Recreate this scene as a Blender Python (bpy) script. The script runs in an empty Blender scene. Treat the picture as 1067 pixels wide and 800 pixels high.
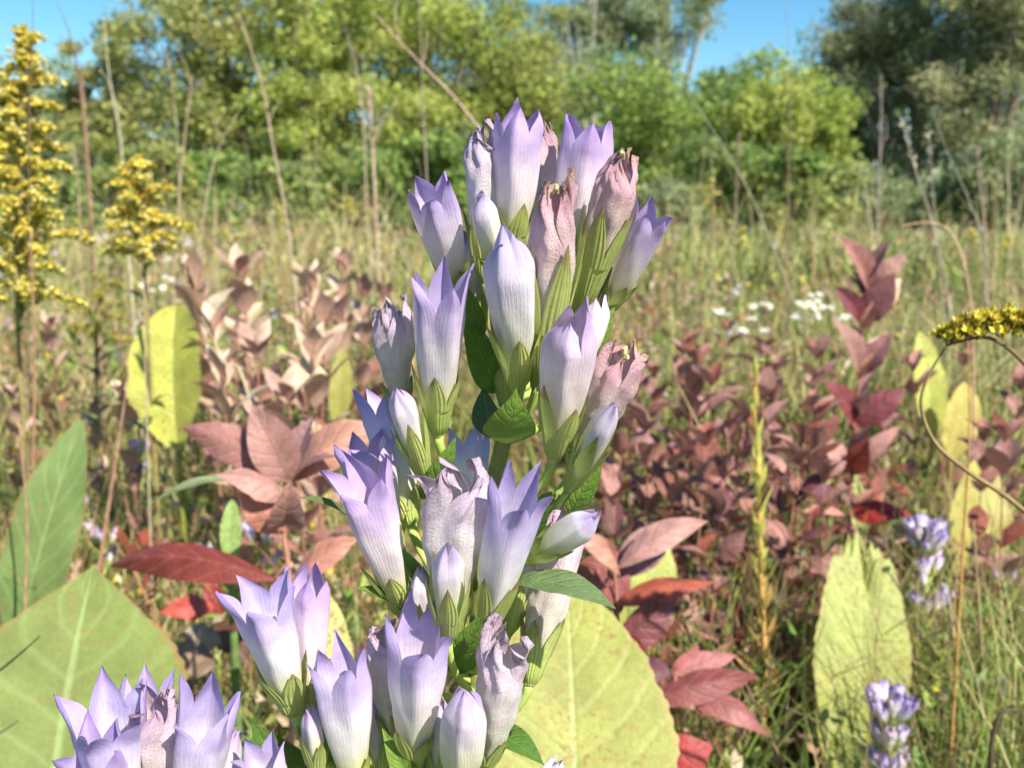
import bpy, bmesh, math, random
import numpy as np
from mathutils import Vector

R = np.random.RandomState
rng = R(7)
C = bpy.context.scene.collection
PI = math.pi

# ------------------------------------------------------------------ camera geometry
CAM_H, PITCH, F = 0.55, math.radians(9.2), 1046.0

def P(px, py, Y):
    """world point at forward distance Y seen at photo pixel (px, py)"""
    r, u = (px - 533.5) / F, (400 - py) / F
    d = np.array([r, math.cos(PITCH) + u * math.sin(PITCH), -math.sin(PITCH) + u * math.cos(PITCH)])
    return np.array([0, 0, CAM_H]) + d * (Y / d[1])

def mpp(Y, py=400):
    return Y / (math.cos(PITCH) + (400 - py) / F * math.sin(PITCH)) / F

def nrm(v):
    v = np.asarray(v, float)
    return v / (np.linalg.norm(v) + 1e-12)

def bez(a, b, c, n):
    t = np.linspace(0, 1, n)[:, None]
    return (1 - t) ** 2 * a + 2 * t * (1 - t) * b + t ** 2 * c

def smoothpath(pts, n=24):
    pts = np.array(pts, float)
    m = len(pts)
    out = []
    seg = max(2, n // (m - 1))
    for i in range(m - 1):
        p0, p1, p2, p3 = pts[max(i - 1, 0)], pts[i], pts[i + 1], pts[min(i + 2, m - 1)]
        for k in range(seg):
            t = k / seg
            out.append(.5 * ((2 * p1) + (-p0 + p2) * t + (2 * p0 - 5 * p1 + 4 * p2 - p3) * t * t + (-p0 + 3 * p1 - 3 * p2 + p3) * t ** 3))
    out.append(pts[-1])
    return np.array(out)

# ------------------------------------------------------------------ mesh collector
class MB:
    def __init__(s):
        s.v, s.q, s.uv, s.c, s.n = [], [], [], [], 0

    def add(s, V, Q, UV=None, col=(1, 1, 1)):
        V = np.asarray(V, float).reshape(-1, 3)
        n = len(V)
        s.v.append(V)
        s.q.append(np.asarray(Q, int).reshape(-1, 4) + s.n)
        s.uv.append(np.zeros((n, 2)) if UV is None else np.asarray(UV, float).reshape(-1, 2))
        col = np.asarray(col, float)
        s.c.append(np.tile(col, (n, 1)) if col.ndim == 1 else col)
        s.n += n

    def grid(s, V, UV=None, col=(1, 1, 1), closed=False):
        V = np.asarray(V, float)
        nr, nc = V.shape[:2]
        i = np.arange(nr - 1)[:, None]
        j = np.arange(nc if closed else nc - 1)[None, :]
        a = i * nc + j
        b = i * nc + (j + 1) % nc
        Q = np.stack([a, b, b + nc, a + nc], -1).reshape(-1, 4)
        if isinstance(col, np.ndarray) and col.ndim == 3:
            col = col.reshape(-1, 3)
        s.add(V, Q, UV, col)

    def tube(s, pts, rad, col=(1, 1, 1), sides=8, cap=True):
        pts = np.asarray(pts, float)
        n = len(pts)
        rad = np.interp(np.linspace(0, 1, n), np.linspace(0, 1, len(rad)), rad) if np.ndim(rad) else np.full(n, rad)
        T = np.gradient(pts, axis=0)
        T /= np.linalg.norm(T, axis=1)[:, None] + 1e-12
        ref = np.array([0.13, 1, 0.07]) if abs(nrm(T[0])[1]) < .9 else np.array([1, 0.1, 0])
        rows = []
        th = np.arange(sides) / sides * 2 * PI
        for k in range(n):
            u = nrm(np.cross(T[k], ref)); w = np.cross(T[k], u); ref = -np.cross(T[k], u) if False else ref
            rows.append(pts[k] + rad[k] * (np.cos(th)[:, None] * u + np.sin(th)[:, None] * w))
        if cap:
            rows = [np.tile(pts[0], (sides, 1)) + (rows[0] - pts[0]) * .02] + rows + [np.tile(pts[-1], (sides, 1)) + (rows[-1] - pts[-1]) * .02]
        V = np.array(rows)
        v = np.linspace(0, 1, len(rows))
        UV = np.stack(np.broadcast_arrays(np.abs(np.arange(sides) / sides - .5)[None, :], v[:, None]), -1)
        s.grid(V, UV, col, closed=True)

    def leaf(s, base, tip, width, normal=(0, -1, .3), bend=.12, fold=.25, col=(.1, .2, .05), nr=12, nc=7,
             shape=.45, wav=0.0, seed=0, sharp=1.0, curl=0.0, twist=0.0, cut=1.0):
        """leaf blade: bent midline, folded along the rib; shape = where it is widest"""
        base, tip = np.asarray(base, float), np.asarray(tip, float)
        ax = tip - base
        L = np.linalg.norm(ax)
        nn = nrm(np.asarray(normal, float) - ax * np.dot(normal, ax) / (L * L + 1e-12))
        mid = bez(base, (base + tip) / 2 + nn * bend * L * 2, tip, nr)
        T = np.gradient(mid, axis=0)
        T /= np.linalg.norm(T, axis=1)[:, None]
        side = nrm(np.cross(ax, nn))
        N = np.cross(side[None, :], T)
        N /= np.linalg.norm(N, axis=1)[:, None]
        v = np.linspace(0, 1, nr)
        vc = v * cut
        g = np.where(vc < shape, np.sin(vc / shape * PI / 2) ** .75, np.cos(np.clip((vc - shape) / (1 - shape), 0, 1) * PI / 2) ** sharp)
        w = np.maximum(g, .015) * width / 2
        if nr > 40:
            rr_ = R(seed + 50); w = w * (1 + .010 * np.sign(np.sin(v * 150)) + .018 * np.sin(v * 23 + rr_.rand() * 6) + .012 * np.sin(v * 51 + rr_.rand() * 6))
        a = np.linspace(-1, 1, nc)
        r = R(seed + 11)
        ph = r.rand(4) * 6
        wob = wav * width * (np.sin(v[:, None] * 17 + ph[0] + a * 2) + .6 * np.sin(v[:, None] * 31 + ph[1] - a * 3)) * np.abs(a)[None, :] ** 2
        tw = (twist * (v - .3))[:, None]
        side = side[None, :] * np.cos(tw) + N * np.sin(tw)
        N = np.cross(side, T)
        V = (mid[:, None, :] + side[:, None, :] * (a[None, :] * w[:, None])[..., None]
             + N[:, None, :] * ((fold * np.abs(a)[None, :] - curl * a[None, :] ** 2) * w[:, None] + wob * g[:, None])[..., None])
        UV = np.stack(np.broadcast_arrays((a[None, :] + 1) / 2, v[:, None]), -1)
        s.grid(V, UV, col)

    def petals(s, B, A, B2, L, W, col):
        """many one-quad leaves: base point, axis, side vector (unit), length, width"""
        B, A, B2 = map(np.asarray, (B, A, B2))
        n = len(B)
        L = np.broadcast_to(L, n)[:, None]; W = np.broadcast_to(W, n)[:, None]
        nn = np.cross(A, B2)
        m = B + A * L * .5
        V = np.stack([B, m + B2 * W / 2 + nn * W * .15, B + A * L, m - B2 * W / 2 + nn * W * .15], 1)
        Q = np.arange(n * 4).reshape(n, 4)
        UV = np.tile(np.array([[.5, 0], [1, .5], [.5, 1], [0, .5]]), (n, 1))
        s.add(V, Q, UV, np.repeat(np.broadcast_to(col, (n, 3)), 4, 0))

    def blades(s, B, H, lean, W, col, face=None):
        """many grass blades as bent three-piece ribbons"""
        n = len(B)
        t = np.array([0, .4, .75, 1.0])
        wt = np.array([1, .85, .55, .08])
        th = rng.rand(n) * 2 * PI if face is None else face
        sd = np.stack([np.cos(th), np.sin(th), np.zeros(n)], 1)
        ctr = B[:, None, :] + np.array([0, 0, 1])[None, None, :] * (H[:, None] * t[None, :])[..., None] * (1 - .25 * (t[None, :, None] ** 2) * np.clip(np.linalg.norm(lean, axis=1) / (H + 1e-6), 0, 1.5)[:, None, None]) \
            + np.concatenate([lean, np.zeros((n, 1))], 1)[:, None, :] * (t ** 1.8)[None, :, None]
        off = sd[:, None, :] * (W[:, None] * wt[None, :] / 2)[..., None]
        V = np.stack([ctr - off, ctr + off], 2).reshape(n * 8, 3)
        q = []
        for k in range(3):
            q.append([2 * k, 2 * k + 1, 2 * k + 3, 2 * k + 2])
        Q = (np.array(q)[None] + (np.arange(n) * 8)[:, None, None]).reshape(-1, 4)
        UV = np.tile(np.array([[0, 0], [1, 0], [0, .4], [1, .4], [0, .75], [1, .75], [.4, 1], [.6, 1]]), (n, 1))
        s.add(V, Q, UV, np.repeat(col, 8, 0))

    def build(s, name, mat, parent=None, origin=None, smooth=True):
        V = np.concatenate(s.v)
        Q = np.concatenate(s.q)
        if parent is not None:
            origin = ORG.get(parent.name, np.zeros(3)) if origin is None else origin
        if origin is None:
            origin = np.zeros(3)
        V = V - origin
        me = bpy.data.meshes.new(name)
        me.vertices.add(len(V)); me.vertices.foreach_set('co', V.astype(np.float32).ravel())
        me.loops.add(Q.size); me.loops.foreach_set('vertex_index', Q.astype(np.int32).ravel())
        me.polygons.add(len(Q)); me.polygons.foreach_set('loop_start', (np.arange(len(Q)) * 4).astype(np.int32))
        me.polygons.foreach_set('loop_total', np.full(len(Q), 4, np.int32))
        me.polygons.foreach_set('use_smooth', np.full(len(Q), smooth))
        uvl = me.uv_layers.new(name='UVMap')
        uvl.data.foreach_set('uv', np.concatenate(s.uv)[Q.ravel()].astype(np.float32).ravel())
        ca = me.color_attributes.new('Col', 'FLOAT_COLOR', 'POINT')
        c = np.concatenate(s.c)
        ca.data.foreach_set('color', np.concatenate([c, np.ones((len(c), 1))], 1).astype(np.float32).ravel())
        me.update(calc_edges=True)
        me.validate()
        me.materials.append(mat)
        o = bpy.data.objects.new(name, me)
        C.objects.link(o)
        if parent is not None:
            o.parent = parent
        else:
            o.location = Vector(origin)
        ORG[o.name] = np.array(origin)
        return o

ORG = {}
def thing(name, loc, label, cat, group=None, rz=0):
    o = bpy.data.objects.new(name, None)
    o.empty_display_size = .02
    C.objects.link(o)
    o.location = Vector(loc); o.rotation_euler = (0, 0, rz)
    ORG[o.name] = np.array(loc, float)
    o['label'] = label; o['category'] = cat
    if group: o['group'] = group
    return o

def copy_tree(o, parent=None):
    c = o.copy(); C.objects.link(c)
    if parent is not None: c.parent = parent
    for ch in list(o.children):
        copy_tree(ch, c)
    return c

# ------------------------------------------------------------------ materials
def newmat(name):
    m = bpy.data.materials.new(name); m.use_nodes = True
    nt = m.node_tree; nt.nodes.clear()
    return m, nt, nt.nodes, nt.links

def N(nt, kind, **kw):
    n = nt.nodes.new(kind)
    for k, v in kw.items():
        if k.startswith('i_'):
            n.inputs[k[2:].replace('_', ' ')].default_value = v
        else:
            setattr(n, k, v)
    return n

def math_(nt, op, a, b=None, clamp=False):
    n = nt.nodes.new('ShaderNodeMath'); n.operation = op; n.use_clamp = clamp
    for i, x in enumerate((a, b)):
        if x is None: continue
        if hasattr(x, 'links'): nt.links.new(x, n.inputs[i])
        else: n.inputs[i].default_value = x
    return n.outputs[0]

def mix(nt, fac, a, b, mode='MIX'):
    n = nt.nodes.new('ShaderNodeMix'); n.data_type = 'RGBA'; n.blend_type = mode
    for i, x in ((0, fac), (6, a), (7, b)):
        if hasattr(x, 'links'): nt.links.new(x, n.inputs[i])
        elif i == 0: n.inputs[0].default_value = x
        else: n.inputs[i].default_value = (*x, 1)
    return n.outputs[2]

def finish(nt, col, rough=.5, trans=.3, bump=None, bstr=.4, bdist=.0004, spec=.35, tcol=None, sheen=0):
    p = N(nt, 'ShaderNodeBsdfPrincipled'); p.inputs['Roughness'].default_value = rough
    p.inputs['Specular IOR Level'].default_value = spec
    if sheen:
        p.inputs['Sheen Weight'].default_value = sheen
        p.inputs['Sheen Roughness'].default_value = .5
    nt.links.new(col, p.inputs['Base Color'])
    out = N(nt, 'ShaderNodeOutputMaterial')
    if bump is not None:
        b = N(nt, 'ShaderNodeBump'); b.inputs['Strength'].default_value = bstr; b.inputs['Distance'].default_value = bdist
        nt.links.new(bump, b.inputs['Height']); nt.links.new(b.outputs[0], p.inputs['Normal'])
    if trans > 0:
        t = N(nt, 'ShaderNodeBsdfTranslucent')
        nt.links.new(tcol if tcol is not None else col, t.inputs['Color'])
        m = N(nt, 'ShaderNodeMixShader'); m.inputs[0].default_value = trans
        nt.links.new(p.outputs[0], m.inputs[1]); nt.links.new(t.outputs[0], m.inputs[2])
        nt.links.new(m.outputs[0], out.inputs[0])
    else:
        nt.links.new(p.outputs[0], out.inputs[0])

def ramp(nt, fac, stops, interp='LINEAR'):
    r = nt.nodes.new('ShaderNodeValToRGB'); e = r.color_ramp.elements
    r.color_ramp.interpolation = interp
    while len(e) < len(stops): e.new(.5)
    for k, (p, c) in enumerate(stops):
        e[k].position = p; e[k].color = (*c, 1) if len(c) == 3 else c
    if hasattr(fac, 'links'): nt.links.new(fac, r.inputs[0])
    return r.outputs[0]

def uvparts(nt):
    uv = N(nt, 'ShaderNodeUVMap'); uv.uv_map = 'UVMap'
    s = N(nt, 'ShaderNodeSeparateXYZ'); nt.links.new(uv.outputs[0], s.inputs[0])
    return uv.outputs[0], s.outputs[0], s.outputs[1]

def noise(nt, vec, scale, detail=3, rough=.55, mapscale=None, out=0):
    if mapscale is not None:
        mp = N(nt, 'ShaderNodeMapping'); mp.inputs['Scale'].default_value = mapscale
        nt.links.new(vec, mp.inputs[0]); vec = mp.outputs[0]
    n = N(nt, 'ShaderNodeTexNoise'); n.inputs['Scale'].default_value = scale
    n.inputs['Detail'].default_value = detail; n.inputs['Roughness'].default_value = rough
    nt.links.new(vec, n.inputs['Vector'])
    return n.outputs[out]

def objvec(nt):
    t = N(nt, 'ShaderNodeTexCoord'); return t.outputs['Object']

def petal_mat(name, stops, wrinkle=0.0, blotch=(.55, .45, .4), blotch_amt=0.0, trans=.22):
    m, nt, nd, lk = newmat(name)
    uv, u, v = uvparts(nt)
    ov = objvec(nt)
    vn = math_(nt, 'ADD', v, math_(nt, 'MULTIPLY', math_(nt, 'SUBTRACT', noise(nt, ov, 160, 3), .5), .28))
    col = ramp(nt, vn, stops)
    oi = N(nt, 'ShaderNodeObjectInfo')
    col = mix(nt, 1, col, ramp(nt, oi.outputs['Random'], [(0, (.96, .99, 1.02)), (.5, (1, 1, 1)), (1, (1.03, .93, .96))]), 'MULTIPLY')
    col = mix(nt, 1, col, ramp(nt, noise(nt, ov, 120, 4, .6), [(.3, (.86, .84, .88)), (.62, (1.04, 1.04, 1.04))]), 'MULTIPLY')
    # veins: fine lengthwise lines, u is symmetric about each lobe's midline
    w = math_(nt, 'SINE', math_(nt, 'ADD', math_(nt, 'MULTIPLY', u, 27), math_(nt, 'MULTIPLY', noise(nt, ov, 130, 3), 13)))
    w2 = math_(nt, 'MULTIPLY', math_(nt, 'ADD', w, 1), .5)
    w3 = math_(nt, 'POWER', w2, 3)
    vn2 = noise(nt, uv, 6, 3, mapscale=(9, 1.2, 1))
    vf = math_(nt, 'MULTIPLY', math_(nt, 'MULTIPLY', w3, vn2), .42, clamp=True)
    col = mix(nt, vf, col, (.42, .33, .46))
    if blotch_amt:
        bl = ramp(nt, noise(nt, ov, 330, 4, .7), [(.48, (0, 0, 0)), (.66, (1, 1, 1))])
        col = mix(nt, math_(nt, 'MULTIPLY', bl, blotch_amt), col, blotch)
    h = math_(nt, 'ADD', math_(nt, 'MULTIPLY', w2, .22), noise(nt, uv, 5, 4, mapscale=(4, 5, 1)))
    if wrinkle:
        wr = noise(nt, uv, 4, 5, .65, mapscale=(3.0, 22, 1))
        h = math_(nt, 'ADD', math_(nt, 'MULTIPLY', wr, 3.2 * wrinkle), h)
    finish(nt, col, .42, trans, h, .8 if wrinkle else .5, .00030, .4)
    return m

M = {}
M['fresh'] = petal_mat('petal_lilac', [(0, (.52, .66, .20)), (.25, (.78, .82, .46)), (.40, (.90, .88, .80)), (.60, (.86, .82, .86)), (.77, (.62, .53, .77)), (1, (.38, .28, .62))])
M['pale'] = petal_mat('petal_pale', [(0, (.54, .66, .22)), (.26, (.82, .84, .56)), (.62, (.90, .86, .85)), (.82, (.72, .64, .81)), (1, (.44, .34, .65))])
M['bud'] = petal_mat('petal_bud', [(0, (.46, .62, .14)), (.36, (.72, .80, .38)), (.58, (.88, .88, .70)), (.8, (.80, .73, .82)), (1, (.46, .34, .62))])
M['wilt'] = petal_mat('petal_wilted', [(0, (.60, .68, .26)), (.3, (.88, .84, .62)), (.55, (.92, .84, .76)), (.74, (.88, .64, .66)), (.9, (.78, .46, .54)), (1, (.58, .38, .30))], 1.0, (.60, .40, .26), .35)
M['wiltlilac'] = petal_mat('petal_wilted_lilac', [(0, (.56, .66, .28)), (.25, (.86, .85, .64)), (.6, (.90, .85, .82)), (.82, (.82, .68, .78)), (1, (.58, .42, .56))], .8, (.60, .44, .34), .3)

def calyx_mat():
    m, nt, nd, lk = newmat('calyx_green')
    uv, u, v = uvparts(nt)
    ov = objvec(nt)
    col = ramp(nt, math_(nt, 'ADD', v, math_(nt, 'MULTIPLY', math_(nt, 'SUBTRACT', noise(nt, ov, 260, 3), .5), .35)),
               [(0, (.54, .68, .16)), (.50, (.66, .74, .26)), (.82, (.46, .52, .16)), (.93, (.32, .26, .12)), (1, (.34, .20, .14))])
    w = math_(nt, 'SINE', math_(nt, 'MULTIPLY', u, 16))
    col = mix(nt, math_(nt, 'MULTIPLY', math_(nt, 'POWER', math_(nt, 'ABSOLUTE', w), 4), .3), col, (.24, .36, .06))
    finish(nt, col, .45, .3, math_(nt, 'ADD', w, noise(nt, ov, 500, 3)), .5, .0004)
    return m
M['calyx'] = calyx_mat()

def leaf_mat(name, spots=0.0, spotcol=(.28, .13, .05), rib=(.55, .6, .3), ribamt=.5, veins=14, veinamt=.25, trans=.3, vary=.35,
             back=None, rough=.5, spotscale=120, bstr=.5, edge=None, mottle=60, bdist=.001):
    m, nt, nd, lk = newmat(name)
    uv, u, v = uvparts(nt)
    ov = objvec(nt)
    at = N(nt, 'ShaderNodeAttribute'); at.attribute_name = 'Col'
    col = at.outputs['Color']
    n1 = noise(nt, ov, mottle, 4)
    f1 = ramp(nt, n1, [(.3, (1 - vary,) * 3), (.7, (1 + vary * .6,) * 3)])
    col = mix(nt, 1, col, f1, 'MULTIPLY')
    fine = noise(nt, ov, mottle * 14, 3, .7)
    col = mix(nt, 1, col, ramp(nt, fine, [(.3, (.88,) * 3), (.7, (1.12,) * 3)]), 'MULTIPLY')
    d = math_(nt, 'ABSOLUTE', math_(nt, 'SUBTRACT', u, .5))
    # side veins run outwards and forwards from the rib
    ph = math_(nt, 'MULTIPLY', math_(nt, 'SUBTRACT', math_(nt, 'ADD', v, math_(nt, 'MULTIPLY', noise(nt, uv, 3, 2), .05)), math_(nt, 'MULTIPLY', d, .45)), veins * 2 * PI)
    vs = math_(nt, 'POWER', math_(nt, 'ADD', math_(nt, 'MULTIPLY', math_(nt, 'SINE', ph), .5), .5), 10)
    col = mix(nt, math_(nt, 'MULTIPLY', vs, veinamt), col, rib)
    rb = ramp(nt, d, [(.006, (1, 1, 1)), (.022, (0, 0, 0))])
    col = mix(nt, math_(nt, 'MULTIPLY', rb, ribamt), col, rib)
    if spots:
        big = ramp(nt, noise(nt, ov, spotscale * .12, 2), [(.36, (.12,) * 3), (.58, (1, 1, 1))])
        sp = ramp(nt, noise(nt, ov, spotscale * 2.6, 3, .7), [(.53, (0, 0, 0)), (.62, (1, 1, 1))])
        col = mix(nt, math_(nt, 'MULTIPLY', math_(nt, 'MULTIPLY', big, sp), spots), col, spotcol)
    if edge:
        eg = ramp(nt, d, [(.455, (0, 0, 0)), (.5, (1, 1, 1))])
        col = mix(nt, math_(nt, 'MULTIPLY', eg, .7), col, edge)
    if back:
        g = N(nt, 'ShaderNodeNewGeometry')
        col = mix(nt, math_(nt, 'MULTIPLY', g.outputs['Backfacing'], back[1]), col, back[0])
    h = math_(nt, 'ADD', math_(nt, 'MULTIPLY', vs, -.6), math_(nt, 'ADD', math_(nt, 'MULTIPLY', rb, -1.0), noise(nt, ov, mottle * 6, 4)))
    finish(nt, col, rough, trans, h, bstr, bdist, .35)
    return m

M['dock'] = leaf_mat('broad_leaf_surface', spots=.85, rib=(.50, .56, .24), ribamt=.45, veins=9, veinamt=.14, trans=.25, vary=.26, rough=.55, edge=(.42, .33, .12), mottle=30, bstr=.5)
M['dockclean'] = leaf_mat('broad_green_surface', spots=.35, rib=(.36, .48, .18), ribamt=.45, veins=8, veinamt=.16, trans=.22, vary=.26, rough=.5, edge=(.30, .14, .06), mottle=26, bstr=.35, spotscale=90)
M['green'] = leaf_mat('green_leaf_surface', rib=(.30, .42, .15), ribamt=.5, veins=7, veinamt=.15, trans=.3, vary=.25, rough=.42, mottle=90, edge=(.2, .14, .08))
M['red'] = leaf_mat('red_leaf_surface', spots=.25, spotcol=(.12, .04, .03), rib=(.45, .20, .16), ribamt=.35, veins=6, veinamt=.18, trans=.22, vary=.32, back=((.46, .24, .20), .55), rough=.48, mottle=70, bstr=.6)
M['small'] = leaf_mat('small_leaf_surface', rib=(.4, .4, .2), ribamt=.2, veins=5, veinamt=.1, trans=.35, vary=.25, mottle=30)

def plain_mat(name, trans=.3, rough=.6, vary=.25, scale=40, spec=.3):
    m, nt, nd, lk = newmat(name)
    at = N(nt, 'ShaderNodeAttribute'); at.attribute_name = 'Col'
    ov = objvec(nt)
    f1 = ramp(nt, noise(nt, ov, scale, 3), [(.3, (1 - vary,) * 3), (.7, (1 + vary,) * 3)])
    col = mix(nt, 1, at.outputs['Color'], f1, 'MULTIPLY')
    finish(nt, col, rough, trans, noise(nt, ov, scale * 8, 3) if rough < .9 else None, .3, .0006, spec)
    return m
M['stalk'] = plain_mat('stalk_surface', 0, .6, .3, 90)
M['grass'] = plain_mat('grass_surface', .35, .5, .2, 6)
M['floret'] = plain_mat('floret_surface', .35, .6, .2, 150)
M['foliage'] = plain_mat('tree_foliage_surface', .45, .6, .12, .6, .25)
M['bark'] = plain_mat('bark_surface', 0, .9, .35, 4, .1)

def ground_mat():
    m, nt, nd, lk = newmat('ground_soil')
    ov = objvec(nt)
    c = ramp(nt, noise(nt, ov, 1.6, 6, .7), [(.3, (.045, .035, .02)), (.5, (.10, .085, .045)), (.62, (.09, .12, .04)), (.8, (.20, .17, .09))])
    c2 = ramp(nt, noise(nt, ov, 40, 4, .7), [(.3, (.6,) * 3), (.7, (1.4,) * 3)])
    finish(nt, mix(nt, 1, c, c2, 'MULTIPLY'), .95, 0, noise(nt, ov, 60, 5), .8, .02, .1)
    return m
M['ground'] = ground_mat()

# ------------------------------------------------------------------ gentian flower
def prof(s, R_, flare):
    s = np.asarray(s, float)
    return R_ * (.30 + .70 * np.sin(np.clip(s, 0, 1) * PI / 2 * 1.02) ** 1.05 * (1 + flare * s ** 4))

def frame(ax, spin):
    z = nrm(ax)
    x = nrm(np.cross(z, [0.2, 1, 0.1])); y = np.cross(z, x)
    c, s = math.cos(spin), math.sin(spin)
    return x * c + y * s, -x * s + y * c, z

def gentian_flower(root, tip, base, width, kind='fresh', opening=0.0, cal=.36, seed=0, tl=.775, hi=True, stem_pt=None, stig=False, bend=0.0):
    """tip, base: world points. One corolla (the part) with calyx, pedicel and stigma under it"""
    r = R(seed * 13 + 5)
    ax = tip - base; L = np.linalg.norm(ax); Rr = width / 2 * (.97 if hi else .8)
    if opening > 0: opening *= .52 + .25 * ((seed * 7) % 3 == 0)
    tl = tl + .02 * ((seed * 5) % 3 - 1)
    X, Y, Z = frame(ax, r.rand() * 2 * PI if seed else .3)
    k = 8 if hi else 4
    nt_, nl = (18, 12) if hi else (6, 4)
    nc = 5 * k
    wil = kind.startswith('wilt')
    pin = {'bud': 1.0}.get(kind, 0)
    hz = tl * L
    bd = nrm(np.cross(Z, X + .5 * Y)) * bend * L
    def world(x, y, z):
        p = base + x[..., None] * X + y[..., None] * Y + z[..., None] * Z
        return p + bd * (np.sin(np.clip(z / L, 0, 1) * PI))[..., None]
    phs = r.rand(6) * 6.28
    def crumple(th, t):
        if not wil: return 1 + .06 * np.sin(2 * th + phs[0] + 3 * t) + .035 * np.sin(3 * th + phs[1] - 4 * t) + .02 * np.sin(5 * th + phs[2] + 11 * t) + .010 * np.sin(7 * th + phs[3] + 23 * t)
        return (1 + .10 * np.sin(2 * th + phs[0] + 4 * t) + .08 * np.sin(5 * th + phs[1] + 9 * t) * t
                + .05 * np.sin(9 * th + phs[2] - 13 * t) + .03 * np.sin(3 * th + 37 * t + phs[3]))
    mb = MB()
    th = (np.arange(nc) / nc) * 2 * PI
    s = np.linspace(0, 1, nt_)
    TH, S = np.meshgrid(th, s)
    flare = .18 * max(opening, 0)
    pl = lambda T: 1 + .085 * np.cos(5 * T) + .02 * np.cos(10 * T) + .018 * np.cos(15 * T)
    RR = prof(S, Rr, flare) * (1 + (pl(TH) - 1) * S) * crumple(TH, S * tl)
    if pin: RR = RR * (1 - .12 * S ** 3)
    V = world(RR * np.cos(TH), RR * np.sin(TH), S * hz)
    ua = np.abs(((TH / (2 * PI / 5)) + .5) % 1 - .5) * 2
    mb.grid(V, np.stack([ua, S * tl], -1), closed=True)
    a = np.linspace(-1, 1, k + 1)
    u = np.linspace(0, 1, nl)
    A_, U = np.meshgrid(a, u)
    half = PI / 5
    R0 = prof(np.array(1.0), Rr, flare) * (1 - .12 * pin)
    for i in range(5):
        op = opening + (r.rand() - .5) * (.30 if not pin else .02)
        if wil: op = opening + (r.rand() - .5) * .5
        th0 = i * 2 * PI / 5
        T = th0 + A_ * half
        lt = 1 + (r.rand() - .5) * (.5 if not pin else .05)
        q = np.clip((1 - U ** 1.35) * (1 + .20 * np.sin(PI * U)), .012, 2)
        if op < 0:
            rc = 1 + op * (U ** 1.35)
        else:
            rc = 1 + op * .95 * U ** 1.6 - .05 * np.sin(PI * U)
        cr = crumple(T, tl + U * (1 - tl))
        fac = ((pl(T) - 1) * (1 - U) + 1) * (cr if wil else (cr - 1) * (1 - U) + 1)
        phi = A_ * half
        rad = (rc - (1 - np.cos(phi)) * q * (1 + .8 * U)) * R0 * fac
        lat = np.sin(phi) * q * R0 * fac
        rad = rad + R0 * .13 * (1 - np.abs(A_)) * np.sin(PI * np.clip(U * .9 + .05, 0, 1)) * U ** .3 + R0 * (.10 * r.randn() * U ** 3)
        lat = lat + R0 * .24 * r.randn() * U ** 2
        rad = rad + R0 * (.05 * np.sin(6 * U + phs[i % 6] + 2 * A_) * U)
        if wil:
            rad = rad + R0 * .16 * np.sin(7 * A_ + phs[4] + 8 * U + i) * U
            lat = lat + R0 * .25 * np.sin(3 * U + phs[5] + i * 2) * U
        z = hz + (L - hz) * lt * U * (1 - .18 * max(op, 0) * U)
        c0, s0 = math.cos(th0), math.sin(th0)
        if wil:
            tw = U * .8 * math.sin(phs[1])
            rad, lat = rad * np.cos(tw) - lat * np.sin(tw), rad * np.sin(tw) + lat * np.cos(tw)
        V = world(rad * c0 - lat * s0, rad * s0 + lat * c0, z)
        mb.grid(V, np.stack([np.abs(A_), tl + U * (1 - tl)], -1))
    o = mb.build('flower', M[kind], root)
    bm = bmesh.new(); bm.from_mesh(o.data); bmesh.ops.remove_doubles(bm, verts=bm.verts, dist=2e-6); bm.to_mesh(o.data); bm.free()
    # calyx hugs the lower tube
    mc = MB()
    cz = min(cal * 1.42, .74) * L
    tt = .45
    S2 = np.linspace(0, 1, 7 if hi else 4)
    TH, S = np.meshgrid(th, S2)
    sr = S * tt * cz / hz
    RC = (prof(sr, Rr, flare) * 1.10 + .0004) * (1 + .05 * np.cos(5 * (TH + half)) ) * (.55 + .45 * np.clip(S * 3, 0, 1))
    mc.grid(world(RC * np.cos(TH), RC * np.sin(TH), S * tt * cz - .0006), np.stack([ua[0][None, :].repeat(len(S2), 0), S * tt], -1), closed=True)
    for i in range(5):
        th0 = (i + .5) * 2 * PI / 5
        lt = 1 + (r.rand() - .5) * .5
        U = np.linspace(0, 1, 8 if hi else 4)[:, None]; AA = np.linspace(-1, 1, 7 if hi else 3)[None, :]
        z = tt * cz + (1 - tt) * cz * lt * U + 0 * AA
        q = np.clip((1 - U ** 1.5) * (1 + .1 * np.sin(PI * U)), .03, 1)
        rr = (prof(z / hz, Rr, flare) * 1.12 + .0005) * (1 + .05 * U * r.rand() + .14 * U ** 2 * r.rand())
        rad = rr * np.cos(AA * half * q) ; lat = rr * np.sin(AA * half * q)
        rad = rad + Rr * .08 * (1 - np.abs(AA)) * np.sin(PI * U)
        c0, s0 = math.cos(th0), math.sin(th0)
        mc.grid(world(rad * c0 - lat * s0, rad * s0 + lat * c0, z - .0006 * (1 - U)), np.stack(np.broadcast_arrays(np.abs(AA), tt + U * (1 - tt)), -1))
    mc.build('calyx', M['calyx'], o)
    if stem_pt is not None:
        mp = MB()
        pts = bez(stem_pt, base - nrm(ax) * np.linalg.norm(base - stem_pt) * .45, base + nrm(ax) * .001, 8)
        mp.tube(pts, [.0012, .0011, max(Rr * .26, .0009)], (.42, .54, .13), 8)
        mp.build('pedicel', M['stalk'], o)
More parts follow.
